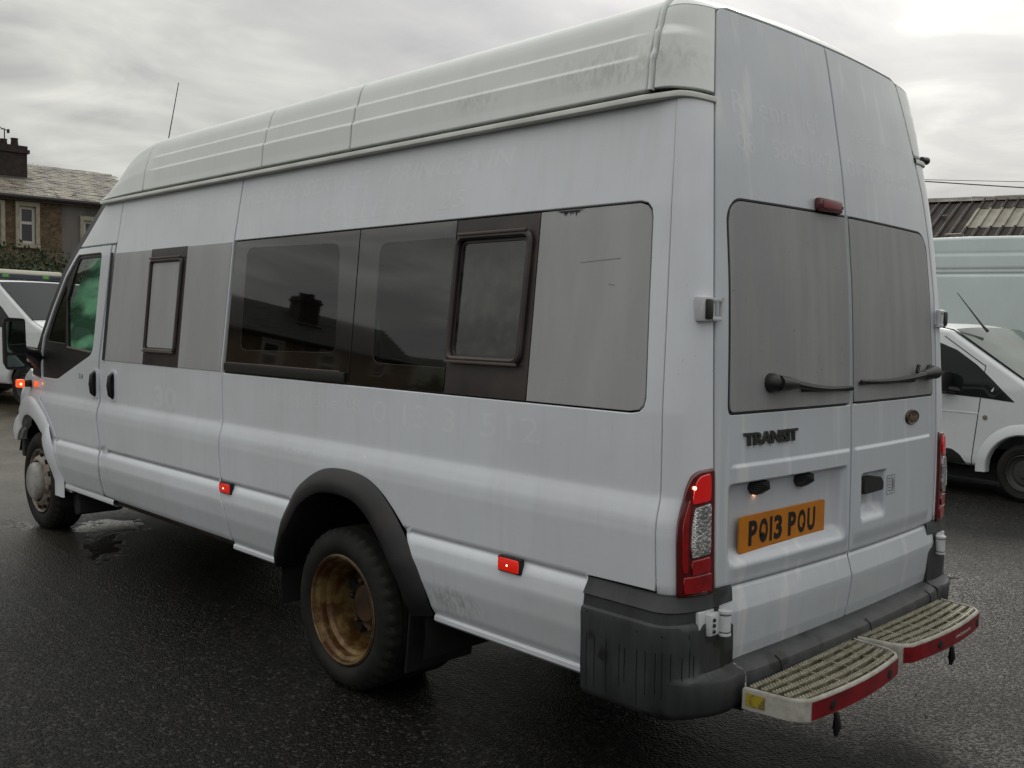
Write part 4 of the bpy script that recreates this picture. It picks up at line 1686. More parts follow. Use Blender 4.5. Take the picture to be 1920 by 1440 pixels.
BR = [(.694, -.004, 0), (.692, .006, 0), (.686, .009, 0), (.648, .012, 0), (.643, .005, 0), (.612, .005, 0), (.606, .013, 0), (.590, .017, 0), (.52, .019, 0),
      (.462, .019, 0), (.453, .019, .35), (.448, .019, .85), (.438, .019, 1), (.36, .016, .95), (.340, .008, .85), (.325, -.02, .6)]


def bumper_corner(sgn):
    rows = []
    for z, o, k in BR:
        row = []
        for p, n, t in bump_path(z):
            zz = z
            if t > 0.45:                                # cut away for the hinge over the rear face
                zz = z
            q = p + n * (o + k * .046 * sstep(.25, 1.0, t))
            row.append((q.x, q.y, zz))
        rows.append(row)
    # close the front edge inwards
    for r in rows:
        a = r[0]
        r.insert(0, (a[0] + .001, a[1] - .03, a[2]))
        b = r[-1]
        r.append((b[0] + .05, b[1] - .0, b[2]))
    mb = MB()
    mb.grid(rows)
    if sgn < 0:
        mb.mirror_y()
    o = mb.build('bumper_corner', mPlastic, van, sharp=42)
    st = MB()
    r_ = random.Random(9)
    for k in range(13):
        pth = bump_path(.5)
        i = .8 + k * 1.25 + r_.uniform(-.4, .4)
        a = int(i)
        zt, zb = r_.choice((.575, .585, .60, .52)), r_.uniform(.345, .42)
        row = []
        for j in range(7):
            z = zt + (zb - zt) * j / 6
            p, n, t = bump_path(z)[a]
            p2 = bump_path(z)[min(a + 1, len(pth) - 1)][0]
            q = p.lerp(p2, i - a)
            of = ip(z, [b[0] for b in BR[::-1]], [b[1] for b in BR[::-1]]) + .0008 + ip(z, [b[0] for b in BR[::-1]], [b[2] for b in BR[::-1]]) * .046 * sstep(.25, 1.0, t)
            tv = (p2 - p).normalized() * (.0014 * (1 - .4 * j / 6))
            c = q + n * of
            row.append([(c - tv).to_tuple(), (c + tv).to_tuple()])
        st.grid(row)
    if sgn > 0:
        st.build('water_streak', mStreak, o, kind='stuff')
    return o


bumper_corner(1)
bumper_corner(-1)
mb = MB()
prof = [(.06, .470), (.005, .466), (-.042, .452), (-.060, .441), (-.066, .428), (-.068, .345), (-.055, .322), (.02, .315)]
rows = []
for y in np.linspace(.692, -.692, 27):
    b = -.022 * (1 - (y / .7) ** 2)
    e = sstep(.06, .0, .692 - abs(y)) * .006
    rows.append([(x + b + e, y, z) for x, z in prof])
mb.grid(rows)
bc = mb.build('bumper_centre', mPlastic, van, sharp=30)
for y in (.52, -.06, -.60):
    b = -.022 * (1 - (y / .7) ** 2)
    MB().tube([(-.0435 + b, y, .4535), (-.0615 + b, y, .442), (-.0675 + b, y, .428), (-.0692 + b, y, .36)], .0016, 5).build('bumper_joint', mRubber, bc)

# rear steps
def rear_step(y0, y1, xo, sgn_yellow, left):
    """grip-plate step on the bumper: y0 left end, y1 right end"""
    zt, zb = .414, .352
    bow = lambda y: .030 * (1 - ((y - (y0 + y1) / 2) / ((y0 - y1) / 2)) ** 2)
    xi, xe = -.082, -.258 + xo
    ol = [(xi, y0), (xe + .05, y0 - .018), (xe + .018, y0 - .034), (xe, y0 - .062)]
    for k in range(1, 8):
        y = y0 - .062 + (y1 + .062 - y0 + .062) * k / 8
        ol.append((xe - bow(y) + bow(y0 - .062), y))
    ol += [(xe, y1 + .062), (xe + .016, y1 + .036), (xe + .045, y1 + .016), (xi, y1)]
    root = MB().prism([(x, y) for x, y in ol], zt - .030, zt - .022, 'Z').build('rear_step', mStepBase, van, sharp=30)
    # rim
    mb = MB()
    n = len(ol)
    c = np.array(ol)
    oo = outward(c[::-1] if area2(c) < 0 else c)
    if area2(c) < 0:
        oo = oo[::-1]
    rows = []
    for (x, y), o in zip(ol, oo):
        rows.append([(x - o[0] * .009, y - o[1] * .009, zt - .02), (x - o[0] * .009, y - o[1] * .009, zt + .001), (x - o[0] * .005, y - o[1] * .005, zt + .003),
                     (x, y, zt), (x + o[0] * .002, y + o[1] * .002, zt - .006), (x + o[0] * .002, y + o[1] * .002, zb), (x - o[0] * .01, y - o[1] * .01, zb - .004)])
    mb.grid(rows)
    rim = mb.build('step_rim', mStepRim, root, sharp=50)
    # serrated bars following the bow
    nb = 5
    for b in range(nb):
        t = (b + .5) / nb
        bar = MB()
        ya, yb = y0 - .022 - .02 * t, y1 + .022 + .02 * t
        rows = []
        m_ = 14
        for k in range(m_ + 1):
            y = ya + (yb - ya) * k / m_
            x = xi + .004 + (xe - xi + .016) * t - bow(y) * t
            rows.append([(x + .0105, y, zt - .022), (x + .0095, y, zt - .001), (x - .0095, y, zt - .001), (x - .0105, y, zt - .022)])
        bar.grid(rows)
        bo = bar.build('tread_bar', mStepAlu, root, flat=True)
        bar = MB()
        m_ = 42
        for k in range(m_):
            y = ya + (yb - ya) * (k + .5) / m_
            x = xi + .004 + (xe - xi + .016) * t - bow(y) * t
            for s_ in (-1, 1):
                bar.box((x + s_ * .0058, y + s_ * .002, zt + .0005), (.0050, .0060, .0045), None, 0, .7)
        bar.build('tread_teeth', mTooth, bo, kind='stuff', flat=True)
    for k in range(1, 5):
        y = y0 + (y1 - y0) * k / 5
        MB().bbox(((xi + xe) / 2 - bow(y) * .5, y, zt - .006), (abs(xe - xi) + bow(y) - .02, .010, .012), .003).build('cross_rib', mStepAlu, root)
    # red reflective tape round the back edge
    tp = MB()
    st = 3 if left else 2
    rows = []
    for i in range(st, n - (2 if left else 3)):
        x, y = ol[i]
        o = oo[i]
        rows.append([(x + o[0] * .0035, y + o[1] * .0035, zt - .007), (x + o[0] * .0035, y + o[1] * .0035, zb + .002)])
    tp.grid(rows)
    tape = tp.build('reflective_tape', mRedTape, root)
    for f in (.24, .78) if left else (.35, .86):
        y = y0 + (y1 - y0) * f
        x = xe - bow(y) + bow(y0 - .062)
        MB().lathe([(.016, .002), (.016, -.0045), (.012, -.0055), (.0, -.004)], (x, y, (zt + zb) / 2 - .004), 'X', 14).build('fixing_hole', mBlack, root)
    if left:
        yl = MB()
        yl.add([(-.092, y0 + .0036 - .001, zt - .012), (-.150, y0 - .0050, zt - .012), (-.150, y0 - .0050, zb + .012), (-.092, y0 + .0026, zb + .012)], [(0, 1, 2, 3)])
        yl.build('yellow_sticker', mYellow, root)
    else:
        yc = y0 + (y1 - y0) * .52
        def tf(a, b, c_):
            y = yc - a
            return (xe - bow(y) + bow(y0 - .062) - .005, y, zb + .018 + b)
        lettering('step_lettering', 'www.bumpstep.com', tf, .150, .020, mWhiteInk, root, bold=.01)
    cb = MB()
    y = y0 + (y1 - y0) * (.36 if left else .62)
    x = xe + .01
    cb.tube([(x + .02, y, zb), (x, y + .006, zb - .035), (x + .004, y - .004, zb - .075)], [.006, .009, .014], 8)
    cb.tube([(x + .004, y - .004, zb - .07), (x + .006, y - .002, zb - .10)], [.013, .006], 8)
    cb.build('hanging_plug', mBlack, root)
    for q in (.15, -.15):
        MB().bbox((-.10, (y0 + y1) / 2 + q, .335), (.22, .05, .03), .006).build('step_bracket', mBlack, root)
    return root


rear_step(.742, .062, -.006, True, True)
rear_step(.040, -.668, .008, False, False)

# ------------------------------------------------------------------ wheels
def tyre_mesh(cx, cz, R, y_out, width, rim):
    """tyre with shoulder lugs; outer face at y_out"""
    mb = MB()
    n = 120
    prof = [(rim - .004, -.004), (rim + .006, .002), (rim + .016, -.006), (rim + .03, .006), (R - .060, .010), (R - .045, .006), (R - .030, .0), (R - .014, -.010), (R - .006, -.016),
            (R, -.030), (R, -.058), (R - .010, -.060), (R - .010, -.068), (R, -.070), (R, -width + .07), (R - .010, -width + .068), (R - .010, -width + .06), (R, -width + .058), (R, -width + .03), (R - .02, -width + .008), (rim, -width)]
    rows = []
    for j, (r, h) in enumerate(prof):
        row = []
        for k in range(n):
            a = 2 * math.pi * k / n
            rr = r
            if 7 <= j <= 9 and k % 3 == 0:
                rr = r - .012
            row.append((cx + rr * math.cos(a), y_out + h, cz + rr * math.sin(a)))
        rows.append(row)
    mb.grid(rows, wrap=True)
    # flattened contact patch
    g = ground_z(cx) - .003
    mb.v = [(x, y, max(z, g)) for x, y, z in mb.v]
    return mb


def rear_wheel(sgn):
    cx, R = 1.645, .328
    cz = ground_z(cx) + R - .008
    yo = .958
    hub = bpy.data.objects.new('rear_wheel', None)
    COL.objects.link(hub)
    hub.parent = van
    parts = []

    def fin(mb, name, mat, **k):
        if sgn < 0:
            mb.mirror_y()
        o = mb.build(name, mat, hub, **k)
        return o
    fin(tyre_mesh(cx, cz, R, yo, .19, .212), 'tyre', mTyre, sharp=45)
    fin(tyre_mesh(cx, cz, R, yo - .22, .19, .212), 'tyre', mTyre, sharp=45)
    mb = MB()
    mb.lathe([(.222, -.010), (.224, .002), (.217, .006), (.210, .002), (.206, -.012), (.196, -.018), (.192, -.024), (.192, -.052), (.182, -.062), (.178, -.068), (.176, -.150), (.168, -.175)], (cx, yo - .004, cz), 'Y', 72)
    fin(mb, 'rim', mRust)
    mb = MB()
    mb.lathe([(.174, -.170), (.150, -.180), (.120, -.150), (.112, -.140), (.095, -.145), (.080, -.165), (.080, -.120), (.066, -.108), (.0, -.106)], (cx, yo - .004, cz), 'Y', 48)
    fin(mb, 'wheel_disc', mRustDark)
    for k in range(5):
        a = rad(72 * k + 20)
        fin(MB().lathe([(.026, -.160), (.024, -.152), (.0, -.152)], (cx + .146 * math.cos(a), yo, cz + .146 * math.sin(a)), 'Y', 14), 'hand_hole', mUnder)
    for k in range(6):
        a = rad(60 * k + 10)
        fin(MB().lathe([(.013, -.15), (.013, -.118), (.008, -.112), (.0, -.112)], (cx + .100 * math.cos(a), yo, cz + .100 * math.sin(a)), 'Y', 6), 'wheel_nut', mRustDark, sharp=20)


def front_wheel(sgn):
    cx, R = 5.31, .332
    cz = ground_z(cx) + R - .008
    yo = .880
    hub = bpy.data.objects.new('front_wheel', None)
    COL.objects.link(hub)
    hub.parent = van

    def fin(mb, name, mat, **k):
        if sgn < 0:
            mb.mirror_y()
        return mb.build(name, mat, hub, **k)
    fin(tyre_mesh(cx, cz, R, yo, .20, .208), 'tyre', mTyre, sharp=45)
    mb = MB()
    mb.lathe([(.216, -.010), (.218, .002), (.211, .006), (.204, .0), (.198, -.016), (.190, -.018), (.180, -.012), (.165, .012), (.150, .022), (.138, .020)], (cx, yo - .004, cz), 'Y', 64)
    fin(mb, 'rim', mRimPale)
    for k in range(12):
        a = rad(30 * k + 8)
        d = Vector((math.cos(a), 0, math.sin(a)))
        fin(MB().lathe([(.019, -.006), (.017, .010), (.0, .010)], (cx + .176 * d.x, yo - .008, cz + .176 * d.z), 'Y', 12), 'rim_hole', mUnder)
    mb = MB()
    mb.lathe([(.128, .012), (.128, .034), (.120, .050), (.100, .060), (.070, .066), (.0, .068)], (cx, yo - .004, cz), 'Y', 40)
    fin(mb, 'hub_cap', mHubCap)


for s_ in (1, -1):
    rear_wheel(s_)
    front_wheel(s_)
    MB().bbox((1.30, s_ * .72, .235), (.012, .34, .25), .004, Matrix.Rotation(rad(-6), 3, 'Y')).build('mud_flap', mUnder, van)
    MB().bbox((4.72, s_ * .72, .27), (.10, .28, .14), .02, Matrix.Rotation(rad(14), 3, 'Y')).build('mud_flap', mRubber, van)

# ------------------------------------------------------------------ underbody, cabin, nose
mb = MB()
mb.box((1.0 - .12, 0, .53), (.95, 1.30, .16))
mb.box((3.3, 0, .50), (2.2, 1.70, .18))
mb.box((1.65, 0, .55), (1.2, .70, .26))
mb.box((5.0, 0, .52), (1.7, .86, .30))
mb.box((.80, 0, .40), (.10, 1.3, .10))
mb.tube([(1.645, -.6, .30), (1.645, .6, .30)], .07, 12)
mb.box((3.0, .45, .36), (1.2, .35, .16))
mb.box((2.4, -.3, .33), (3.4, .12, .10))
mb.build('underbody', mUnder, van)
for sgn in (1, -1):                                     # rear wheel housings
    mb = MB()
    mb.grid([[(x, sgn * (ys(x, .7) - .02), z), (x, sgn * .40, z)] for x, z in arch(1.645, .33, .50, -14, 194, 20)])
    mb.build('wheel_housing', mUnder, van)
mb = MB()
mb.box((2.35, 0, .605), (4.4, .80, .02))
mb.build('cabin_floor', mInside, van)
mb = MB()
mb.grid([[(x, y, z) for y, z in ((-.79, 1.95), (-.74, 2.14), (-.5, 2.22), (.5, 2.22), (.74, 2.14), (.79, 1.95))] for x in (.2, 1.5, 3.0, 4.2)])
mb.build('cabin_ceiling', mInside, van)
mb = MB()
for sgn in (1, -1):
    mb.grid([[(x, sgn * (ys(x, z) - .03), z) for z in (.92, 1.06, 1.20)] for x in (.12, 1.0, 2.0, 3.0, 4.1)])
    mb.grid([[(x, sgn * (ys(x, z) - .03), z) for z in (1.832, 1.95)] for x in (.12, 1.0, 2.0, 3.0, 4.1)])
mb.build('cabin_lining', mInside, van)
mb = MB()
mb.grid([[(.16, y, z) for y in (-.74, 0, .74)] for z in (.6, 1.0, 1.5, 2.1)])
mb.build('cabin_lining', mInside, van)


mb = MB()
mb.grid([[(4.0, y, z) for y in np.linspace(-.80, .80, 5)] for z in (.6, 1.2, 1.85, 2.1)])
mb.build('cab_light_blocker', mInside, van)  # added partition, unseen; blocks the cab's green light from the saloon windows


def seat(x, y, w):
    o = MB()
    o.bbox((x + .02, y, .86), (.46, w, .13), .04)
    s_ = o.build('seat', mSeat, van)
    o = MB()
    o.bbox((x - .20, y, 1.18), (.12, w - .02, .60), .05, Matrix.Rotation(rad(-8), 3, 'Y'))
    for q in (-w / 4, w / 4):
        o.bbox((x - .26, y + q, 1.54), (.09, .24, .16), .03)
    o.build('backrest', mSeat, s_)
    o = MB()
    for a in (-.15, .15):
        o.tube([(x + a, y, .60), (x + a, y, .82)], .025, 8)
    o.build('leg', mBlack, s_)


for x in (.75, 1.65, 2.6):
    seat(x, -.36, .84)
    seat(x, .50, .44)
seat(4.42, .43, .50)
seat(4.42, -.40, .50)
# windscreen, dashboard
mb = MB()
rows = []
for i in range(9):
    t = i / 8
    x, z = 4.36 + (5.30 - 4.36) * t, 2.10 + (1.13 - 2.10) * t
    rows.append([(x + .14 * (1 - (y / .86) ** 2) + .0, y * (.90 + .05 * t), z + .02) for y in np.linspace(-.86, .86, 13)])
mb.grid(rows)
mb.build('windscreen', mGreenView, van)  # carries the painted green view
mb = MB()
mb.bbox((5.05, 0, 1.08), (.50, 1.55, .26), .08)
mb.build('dashboard', mBlack, van)
mb = MB()
rows = []
for x, z, w in ((5.20, 1.16, .86), (5.45, 1.13, .80), (5.75, 1.05, .74), (5.98, .94, .68), (6.06, .82, .66), (6.08, .70, .64)):
    rows.append([(x + .10 * (1 - (y) ** 2), y * w, z + .03 * (1 - y ** 2)) for y in np.linspace(-1, 1, 13)])
mb.grid(rows)
mb.build('bonnet', mPaint, van)
mb = MB()
rows = []
for z, e in ((.66, -.02), (.62, .02), (.50, .04), (.36, .03), (.28, -.02)):
    row = []
    for a in np.linspace(-1, 1, 25):
        y = a * .80
        row.append((5.74 + (.42 + e) * (1 - abs(a) ** 3.2), y * 1.0, z))
    rows.append(row)
mb.grid(rows)
mb.build('front_bumper', mPlastic, van)
for sgn in (1, -1):
    mb = MB()
    mb.bbox((5.98, sgn * .60, .83), (.14, .26, .20), .05, Matrix.Rotation(rad(-30 * sgn), 3, 'Z'))
    mb.build('headlamp', mClear, van)
    mb = MB()
    mb.bbox((5.74, sgn * .82, .53), (.06, .06, .14), .02)
    mb.build('front_bumper_end', mPlastic, van)

# ------------------------------------------------------------------ ghost of removed lettering
def side_text(body, x0, z0, w, h, parent, slope=0.0, shear=0.0, bold=0.0, spacing=1.0):
    def f(a, b, c):
        x, z = x0 - a, z0 + b - slope * a
        return (x, ys(x, z) + .0003, z)
    return lettering('ghost_lettering', body, f, w, h, mGhost, parent, bold=bold, shear=shear, spacing=spacing)


side_text('SHIRE FIRE', 3.37, 2.006, .66, .066, sdoor, shear=.2)
side_text('RESCUE SERVICE - PRINCE\'S IN', 2.60, 1.996, 1.80, .072, side, shear=.2, bold=.01)
side_text('CALLE 16   25', 1.95, 1.872, .92, .066, side, shear=.2)
side_text('telephone 08', 2.22, 1.080, .66, .075, side, bold=.0)
side_text('0 13 3  512', 1.48, 1.072, .90, .085, side, bold=.0)
side_text('telephone', 2.35, .872, .58, .060, side)
side_text('0', 1.55, .868, .06, .075, side)
side_text('30', 3.42, .985, .26, .12, sdoor, bold=.03)
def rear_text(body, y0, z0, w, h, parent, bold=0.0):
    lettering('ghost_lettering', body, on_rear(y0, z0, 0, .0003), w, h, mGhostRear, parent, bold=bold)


rear_text('R  enn  lef', .620, 2.110, .50, .075, rdL)
rear_text('08   5842 042', .620, 1.995, .55, .062, rdL)
rear_text('telephone', -.10, 2.110, .46, .062, rdR)
rear_text('01772 86655', -.04, 1.995, .58, .062, rdR)


# ------------------------------------------------------------------ other vehicles
def vehicle(prefix, label, cat, loc, yawdeg, L, W, prof, belt, zsill, wheels, R, paint, wins=(), screen=None, arch_r=None, tumble=.14, name='parked_van',
            taper=.12, lower=None, swage=()):
    """generic van: side panels with wheel arches, a crowned top strip along the profile, glazed areas, wheels.
    own frame: x forward from the front axle, y left, z up"""
    LOCAL[0] = Matrix.Translation(loc) @ Matrix.Rotation(rad(yawdeg), 4, 'Z')
    t = thing(name, label, cat, loc)
    x_f, x_r = max(p[0] for p in prof), min(p[0] for p in prof)

    def yv(x, z):
        y = W / 2
        y -= tumble * max(0, (z - belt)) ** 1.15
        y -= taper * max(0, (x - (x_f - .75)) / .75) ** 2.2
        y -= .25 * taper * max(0, ((x_r + .5) - x) / .5) ** 2
        y -= .05 * max(0, (zsill + .18 - z) / .18) ** 1.5
        for z0 in swage:
            y -= .012 * math.exp(-((z - z0) / .014) ** 2)
        return y
    SL = lambda x, z: (x, yv(x, z), z)
    SR = lambda u, z: (-u, -yv(-u, z), z)
    ar = arch_r or R * 1.2
    bottom = []
    for wx in sorted(wheels):
        bottom += [(wx + ar * math.cos(rad(a)), R + ar * math.sin(rad(a))) for a in np.linspace(180 + 0, 0, 17)]
    bottom = [(x, max(z, zsill)) for x, z in bottom]
    out = list(prof) + bottom[::-1] if prof[0][0] < prof[-1][0] else list(prof) + bottom
    r = .05
    panel('body_side', out, SL, paint, t, du=.08, dv=.03, edge=.035, inset=r, flange=r * 1.02, bev=4)
    panel('body_side', [(-x, z) for x, z in out], SR, paint, t, du=.08, dv=.03, edge=.035, inset=r, flange=r * 1.02, bev=4)
    mb = MB()
    pp = resample(list(prof), .08)
    pp = pp[:int(np.argmin(np.linalg.norm(pp - np.array(prof[-1]), axis=1))) + 1]
    rows = []
    for x, z in pp:
        y = yv(x, z) - r
        rows.append([(x + (.02 * (1 - (q) ** 2) if x > x_f - .3 else 0), q * y, z + .016 * (1 - q * q)) for q in np.linspace(-1, 1, 13)])
    mb.grid(rows)
    mb.build('body_top', paint, t, sharp=60)
    mb = MB()
    mb.box(((x_f + x_r) / 2, 0, zsill + .05), (x_f - x_r - .25, W * .8, .16))
    mb.build('underbody', mUnder, t)
    for i, (poly, mt, nm) in enumerate(wins):
        panel(nm, poly, SL, mt, t, du=.15, dv=.1, edge=.05, off=.003, inset=.003, flange=.01)
        panel(nm, [(-x, z) for x, z in poly], SR, mt, t, du=.15, dv=.1, edge=.05, off=.003, inset=.003, flange=.01)
    if screen:
        (xa, za), (xb, zb), mt = screen
        mb = MB()
        rows = []
        for k in range(7):
            q = k / 6
            x, z = xa + (xb - xa) * q, za + (zb - za) * q
            y = yv(x, z) - r * .55
            rows.append([(x + .014, s_ * y, z + .009 + .020 * (1 - s_ * s_)) for s_ in np.linspace(-1, 1, 11)])
        mb.grid(rows)
        mb.build('windscreen', mt, t, sharp=60)
    for wx in wheels:
        for sg in (1, -1):
            hub = bpy.data.objects.new('wheel', None)
            COL.objects.link(hub)
            hub.parent = t
            hub.matrix_parent_inverse = t.matrix_basis.inverted()
            mb = MB()
            rim = R * .64
            yo = W / 2 - .02
            mb.lathe([(rim, -.01), (rim + .01, .004), (R - .04, .012), (R - .015, -.004), (R, -.03), (R, -.16), (R - .03, -.19), (rim, -.19)], (wx, yo, R), 'Y', 48)
            if sg < 0:
                mb.mirror_y()
            mb.build('tyre', mTyre, hub)
            mb = MB()
            mb.lathe([(rim + .004, -.004), (rim - .006, .004), (rim - .02, -.02), (rim * .72, -.03), (rim * .6, -.012), (rim * .3, -.012), (rim * .25, .0), (0, .002)], (wx, yo, R), 'Y', 32)
            if sg < 0:
                mb.mirror_y()
            mb.build('rim', mRimDark, hub)
    return t, yv, SL, SR


mRimDark = M('dark_wheel', (0.05, 0.05, 0.05), 0.5, metal=.2)

# --- small white van on the right, front wheel at the frame edge
O = (1.30, -5.93, ground_z(1.3))
hd = 172
Rw = .258
lat = .74
oc = Vector((O[0], O[1], O[2])) + Matrix.Rotation(rad(hd), 3, 'Z') @ Vector((0, lat, 0))
prof_s = [(-2.95, .22), (-2.98, .60), (-2.93, .95), (-2.80, 1.50), (-2.65, 1.545), (-1.6, 1.565), (-1.0, 1.555), (-.77, 1.515), (.02, 1.035), (.20, .99), (.58, .86), (.70, .72), (.72, .40), (.66, .22)]
sv, yv_, SL_, SR_ = vehicle('s', 'small white van with thin raked aerial, parked facing right beside the tall van', 'van', tuple(oc), hd, 3.7, lat * 2, prof_s, .98, .17, (-2.25, 0.0), Rw,
                            mWhiteVan, name='small_van', arch_r=.335, tumble=.20, taper=.14,
                            wins=[(rounded([(-1.42, 1.42), (-.92, 1.41), (-.68, 1.325), (-.47, 1.195), (-.30, 1.055), (-.10, .878), (-.40, .900), (-1.42, .940)], [.03, .05, .03, .03, .03, .012, .02, .03]), mDarkGlass, 'side_window'),
                                  (rounded([(-1.0, .42), (-.66, .41), (-.58, .365), (-.52, .285), (-1.0, .262)], .02), mBlack, 'side_moulding')],
                            screen=((-.755, 1.510), (.0, 1.045), mPaleGlass))
mb = MB()
for z0, z1, xs0, xs1 in ((.22, .66, -.48, -.435), (.66, .88, -.435, -.412), (.88, 1.19, -.412, -.392), (1.19, 1.21, -.392, -.43), (1.21, 1.45, -.43, -.82)):
    for q in range(4):
        a, b = q / 4, (q + 1) / 4
        xa, xb, za, zb = xs0 + (xs1 - xs0) * a, xs0 + (xs1 - xs0) * b, z0 + (z1 - z0) * a, z0 + (z1 - z0) * b
        mb.tube([(xa, -yv_(xa, za) - .001, za), (xb, -yv_(xb, zb) - .001, zb)], .004, 5)
mb.build('door_gap', mRubber, sv)
mb = MB()
mb.tube([(-1.5, -yv_(-1.5, .765) - .001, .765), (-.42, -yv_(-.42, .755) - .001, .755)], .005, 5)
mb.build('door_crease', mWhiteVan, sv)
mb = MB()
rows = []
for a in np.linspace(184, 60, 22):
    x, z = .336 * math.cos(rad(a)), Rw + .336 * math.sin(rad(a))
    dx, dz = math.cos(rad(a)), math.sin(rad(a))
    y = -yv_(min(x, .3), max(z, .3))
    rows.append([(x + dx * .10, y + .001, z + dz * .10), (x + dx * .085, y - .010, z + dz * .085), (x + dx * .01, y - .022, z + dz * .01), (x, y - .014, z), (x, y + .06, z)])
mb.grid(rows)
mb.build('arch_lip', mWhiteVan, sv)
mb = MB()
mb.lathe([(.022, .01), (.022, -.006), (.0, -.010)], (-.36, -yv_(-.36, .725), .725), 'Y', 14)
mb.build('indicator_lamp', M('repeater', (.20, .17, .12), .3), sv)
mb = MB()
mb.bbox((-.73, -yv_(-.7, 1.02) - .10, 1.03), (.12, .17, .20), .04)
mb.tube([(-.62, -yv_(-.6, .97) + .02, .95), (-.70, -yv_(-.7, .97) - .08, .97)], .03, 8)
mb.build('door_mirror', mBlack, sv)
MB().tube([(-.60, -.30, 1.50), (-.66, -.30, 1.56), (-.92, -.30, 1.87)], [.016, .010, .0035], 6).build('aerial', mBlack, sv)
mb = MB()
mb.bbox((-.05, .15, 1.02), (.5, .9, .05), .02)
mb.build('scuttle', mBlack, sv)
LOCAL[0] = Matrix.Identity(4)

# --- tall white van behind it, seen along its side
h2 = math.degrees(math.atan2(-.35, -.94))
O2 = Vector((3.75, -9.77, ground_z(3.75)))
h2v = Vector((math.cos(rad(h2)), math.sin(rad(h2)), 0))
cen = O2 + h2v * 2.4 + Matrix.Rotation(rad(h2), 3, 'Z') @ Vector((0, .98, 0))
gz2 = ground_z(3.75)
prof_b = [(-4.6, .40), (-4.65, 1.2), (-4.60, 2.45), (-4.45, 2.66), (-2.0, 2.72), (.0, 2.72), (.45, 2.62), (1.30, 1.42), (1.62, 1.30), (1.98, 1.02), (2.05, .55), (2.0, .30)]
prof_b = [(x, z - gz2 - .01) for x, z in prof_b]
bv, yb_, SLb, SRb = vehicle('b', 'tall white panel van with blank sides, seen side-on behind the small van', 'van', (cen.x, cen.y, gz2), h2, 6.6, 1.96, prof_b, 1.4, .36, (-3.2, 1.0), .34,
                            mWhiteVan2, name='panel_van', tumble=.03, taper=.2, swage=(2.475, 2.285, 2.215, 1.38),
                            wins=[(rounded([(.18, 1.50), (.95, 1.50), (.45, 2.05), (.22, 2.08)], .03), mDarkGlass, 'side_window')],
                            screen=((.50, 2.52), (1.26, 1.46), mDarkGlass))
LOCAL[0] = Matrix.Identity(4)

# --- white van with a light bar, on the left beyond the mirror
hd3 = 198
hv = Matrix.Rotation(rad(hd3), 3, 'Z')
pa = Vector((13.60, -1.89, 0))                    # foot of its right windscreen pillar
c3 = pa - hv @ Vector((.62, -.80, 0))
g3 = .10
prof_c = [(-3.3, .45), (-3.35, 1.0), (-3.25, 1.80), (-3.1, 1.89), (-1.2, 1.92), (-.35, 1.885), (.62, 1.27), (.80, 1.19), (1.20, 1.03), (1.32, .85), (1.36, .50), (1.30, .30)]
lv, yc_, SLc, SRc = vehicle('c', 'white van with a cream light bar across its roof, parked in front of the hedge', 'van', (c3.x, c3.y, g3), hd3, 4.7, 1.86, prof_c, 1.1, .28, (-2.6, .45), .31,
                            mWhiteVan, name='light_bar_van', tumble=.16, taper=.18,
                            wins=[(rounded([(-1.35, 1.70), (-.52, 1.70), (-.10, 1.48), (.28, 1.18), (-1.35, 1.18)], .04), mDarkGlass, 'side_window')],
                            screen=((-.30, 1.855), (.58, 1.295), mDarkScreen))
mb = MB()
mb.bbox((-1.0, 0, 2.055), (.30, 1.50, .075), .03)
lb = mb.build('light_bar', M('light_bar_cream', (.62, .60, .50), .4), lv)
mb = MB()
mb.bbox((-.99, 0, 1.985), (.32, 1.54, .075), .02)
mb.build('light_bar_base', M('light_bar_dark', (.03, .035, .05), .3), lb)
mb = MB()
for yy in (-.30, .42):
    mb.bbox((-1.0, yy, 1.992), (.345, .12, .05), .012)
mb.build('light_bar_lens', M('green_lens', (.09, .30, .04), .35), lb)
mb = MB()
mb.bbox((1.345, 0, .86), (.06, 1.0, .14), .03)
mb.build('grille', mBlack, lv)
for sg in (1, -1):
    MB().bbox((1.22, sg * .68, .90), (.20, .26, .20), .05, Matrix.Rotation(rad(-28 * sg), 3, 'Z')).build('headlamp', mClear, lv)
MB().bbox((1.395, 0, .44), (.02, .52, .11), .004).build('number_plate', M('white_plate', (.55, .55, .52), .5), lv)
MB().bbox((1.33, 0, .42), (.10, 1.5, .26), .05).build('front_bumper', mBlack, lv)
LOCAL[0] = Matrix.Identity(4)

# ------------------------------------------------------------------ hedge
def leaf_mass(name, label, cat, center_fn, n, size, mat, seed, group=None, core=None):
    r_ = random.Random(seed)
    mb = MB()
    for i in range(n):
        p, nrm = center_fn(r_)
        s_ = size * r_.uniform(.6, 1.5)
        a = Vector((r_.uniform(-1, 1), r_.uniform(-1, 1), r_.uniform(-1, 1))).normalized()
        nn = (nrm + a * .9).normalized()
        t = nn.orthogonal().normalized()
        t = Matrix.Rotation(r_.uniform(0, 6.28), 3, nn) @ t
        b = nn.cross(t)
        mb.add([p - t * s_, p + b * s_ * .5 + nn * s_ * .12, p + t * s_, p - b * s_ * .5], [(0, 1, 2, 3)])
    if core:
        mb.grid(core)
    o = mb.build(name, mat, flat=True)
    return tag(o, label, cat, group)


mLeaf = M('hedge_leaf', (0.016, 0.030, 0.012), 0.8, spec=.2, col2=(0.038, 0.048, 0.020), var=(.42, .6), scale=1.6, detail=5)


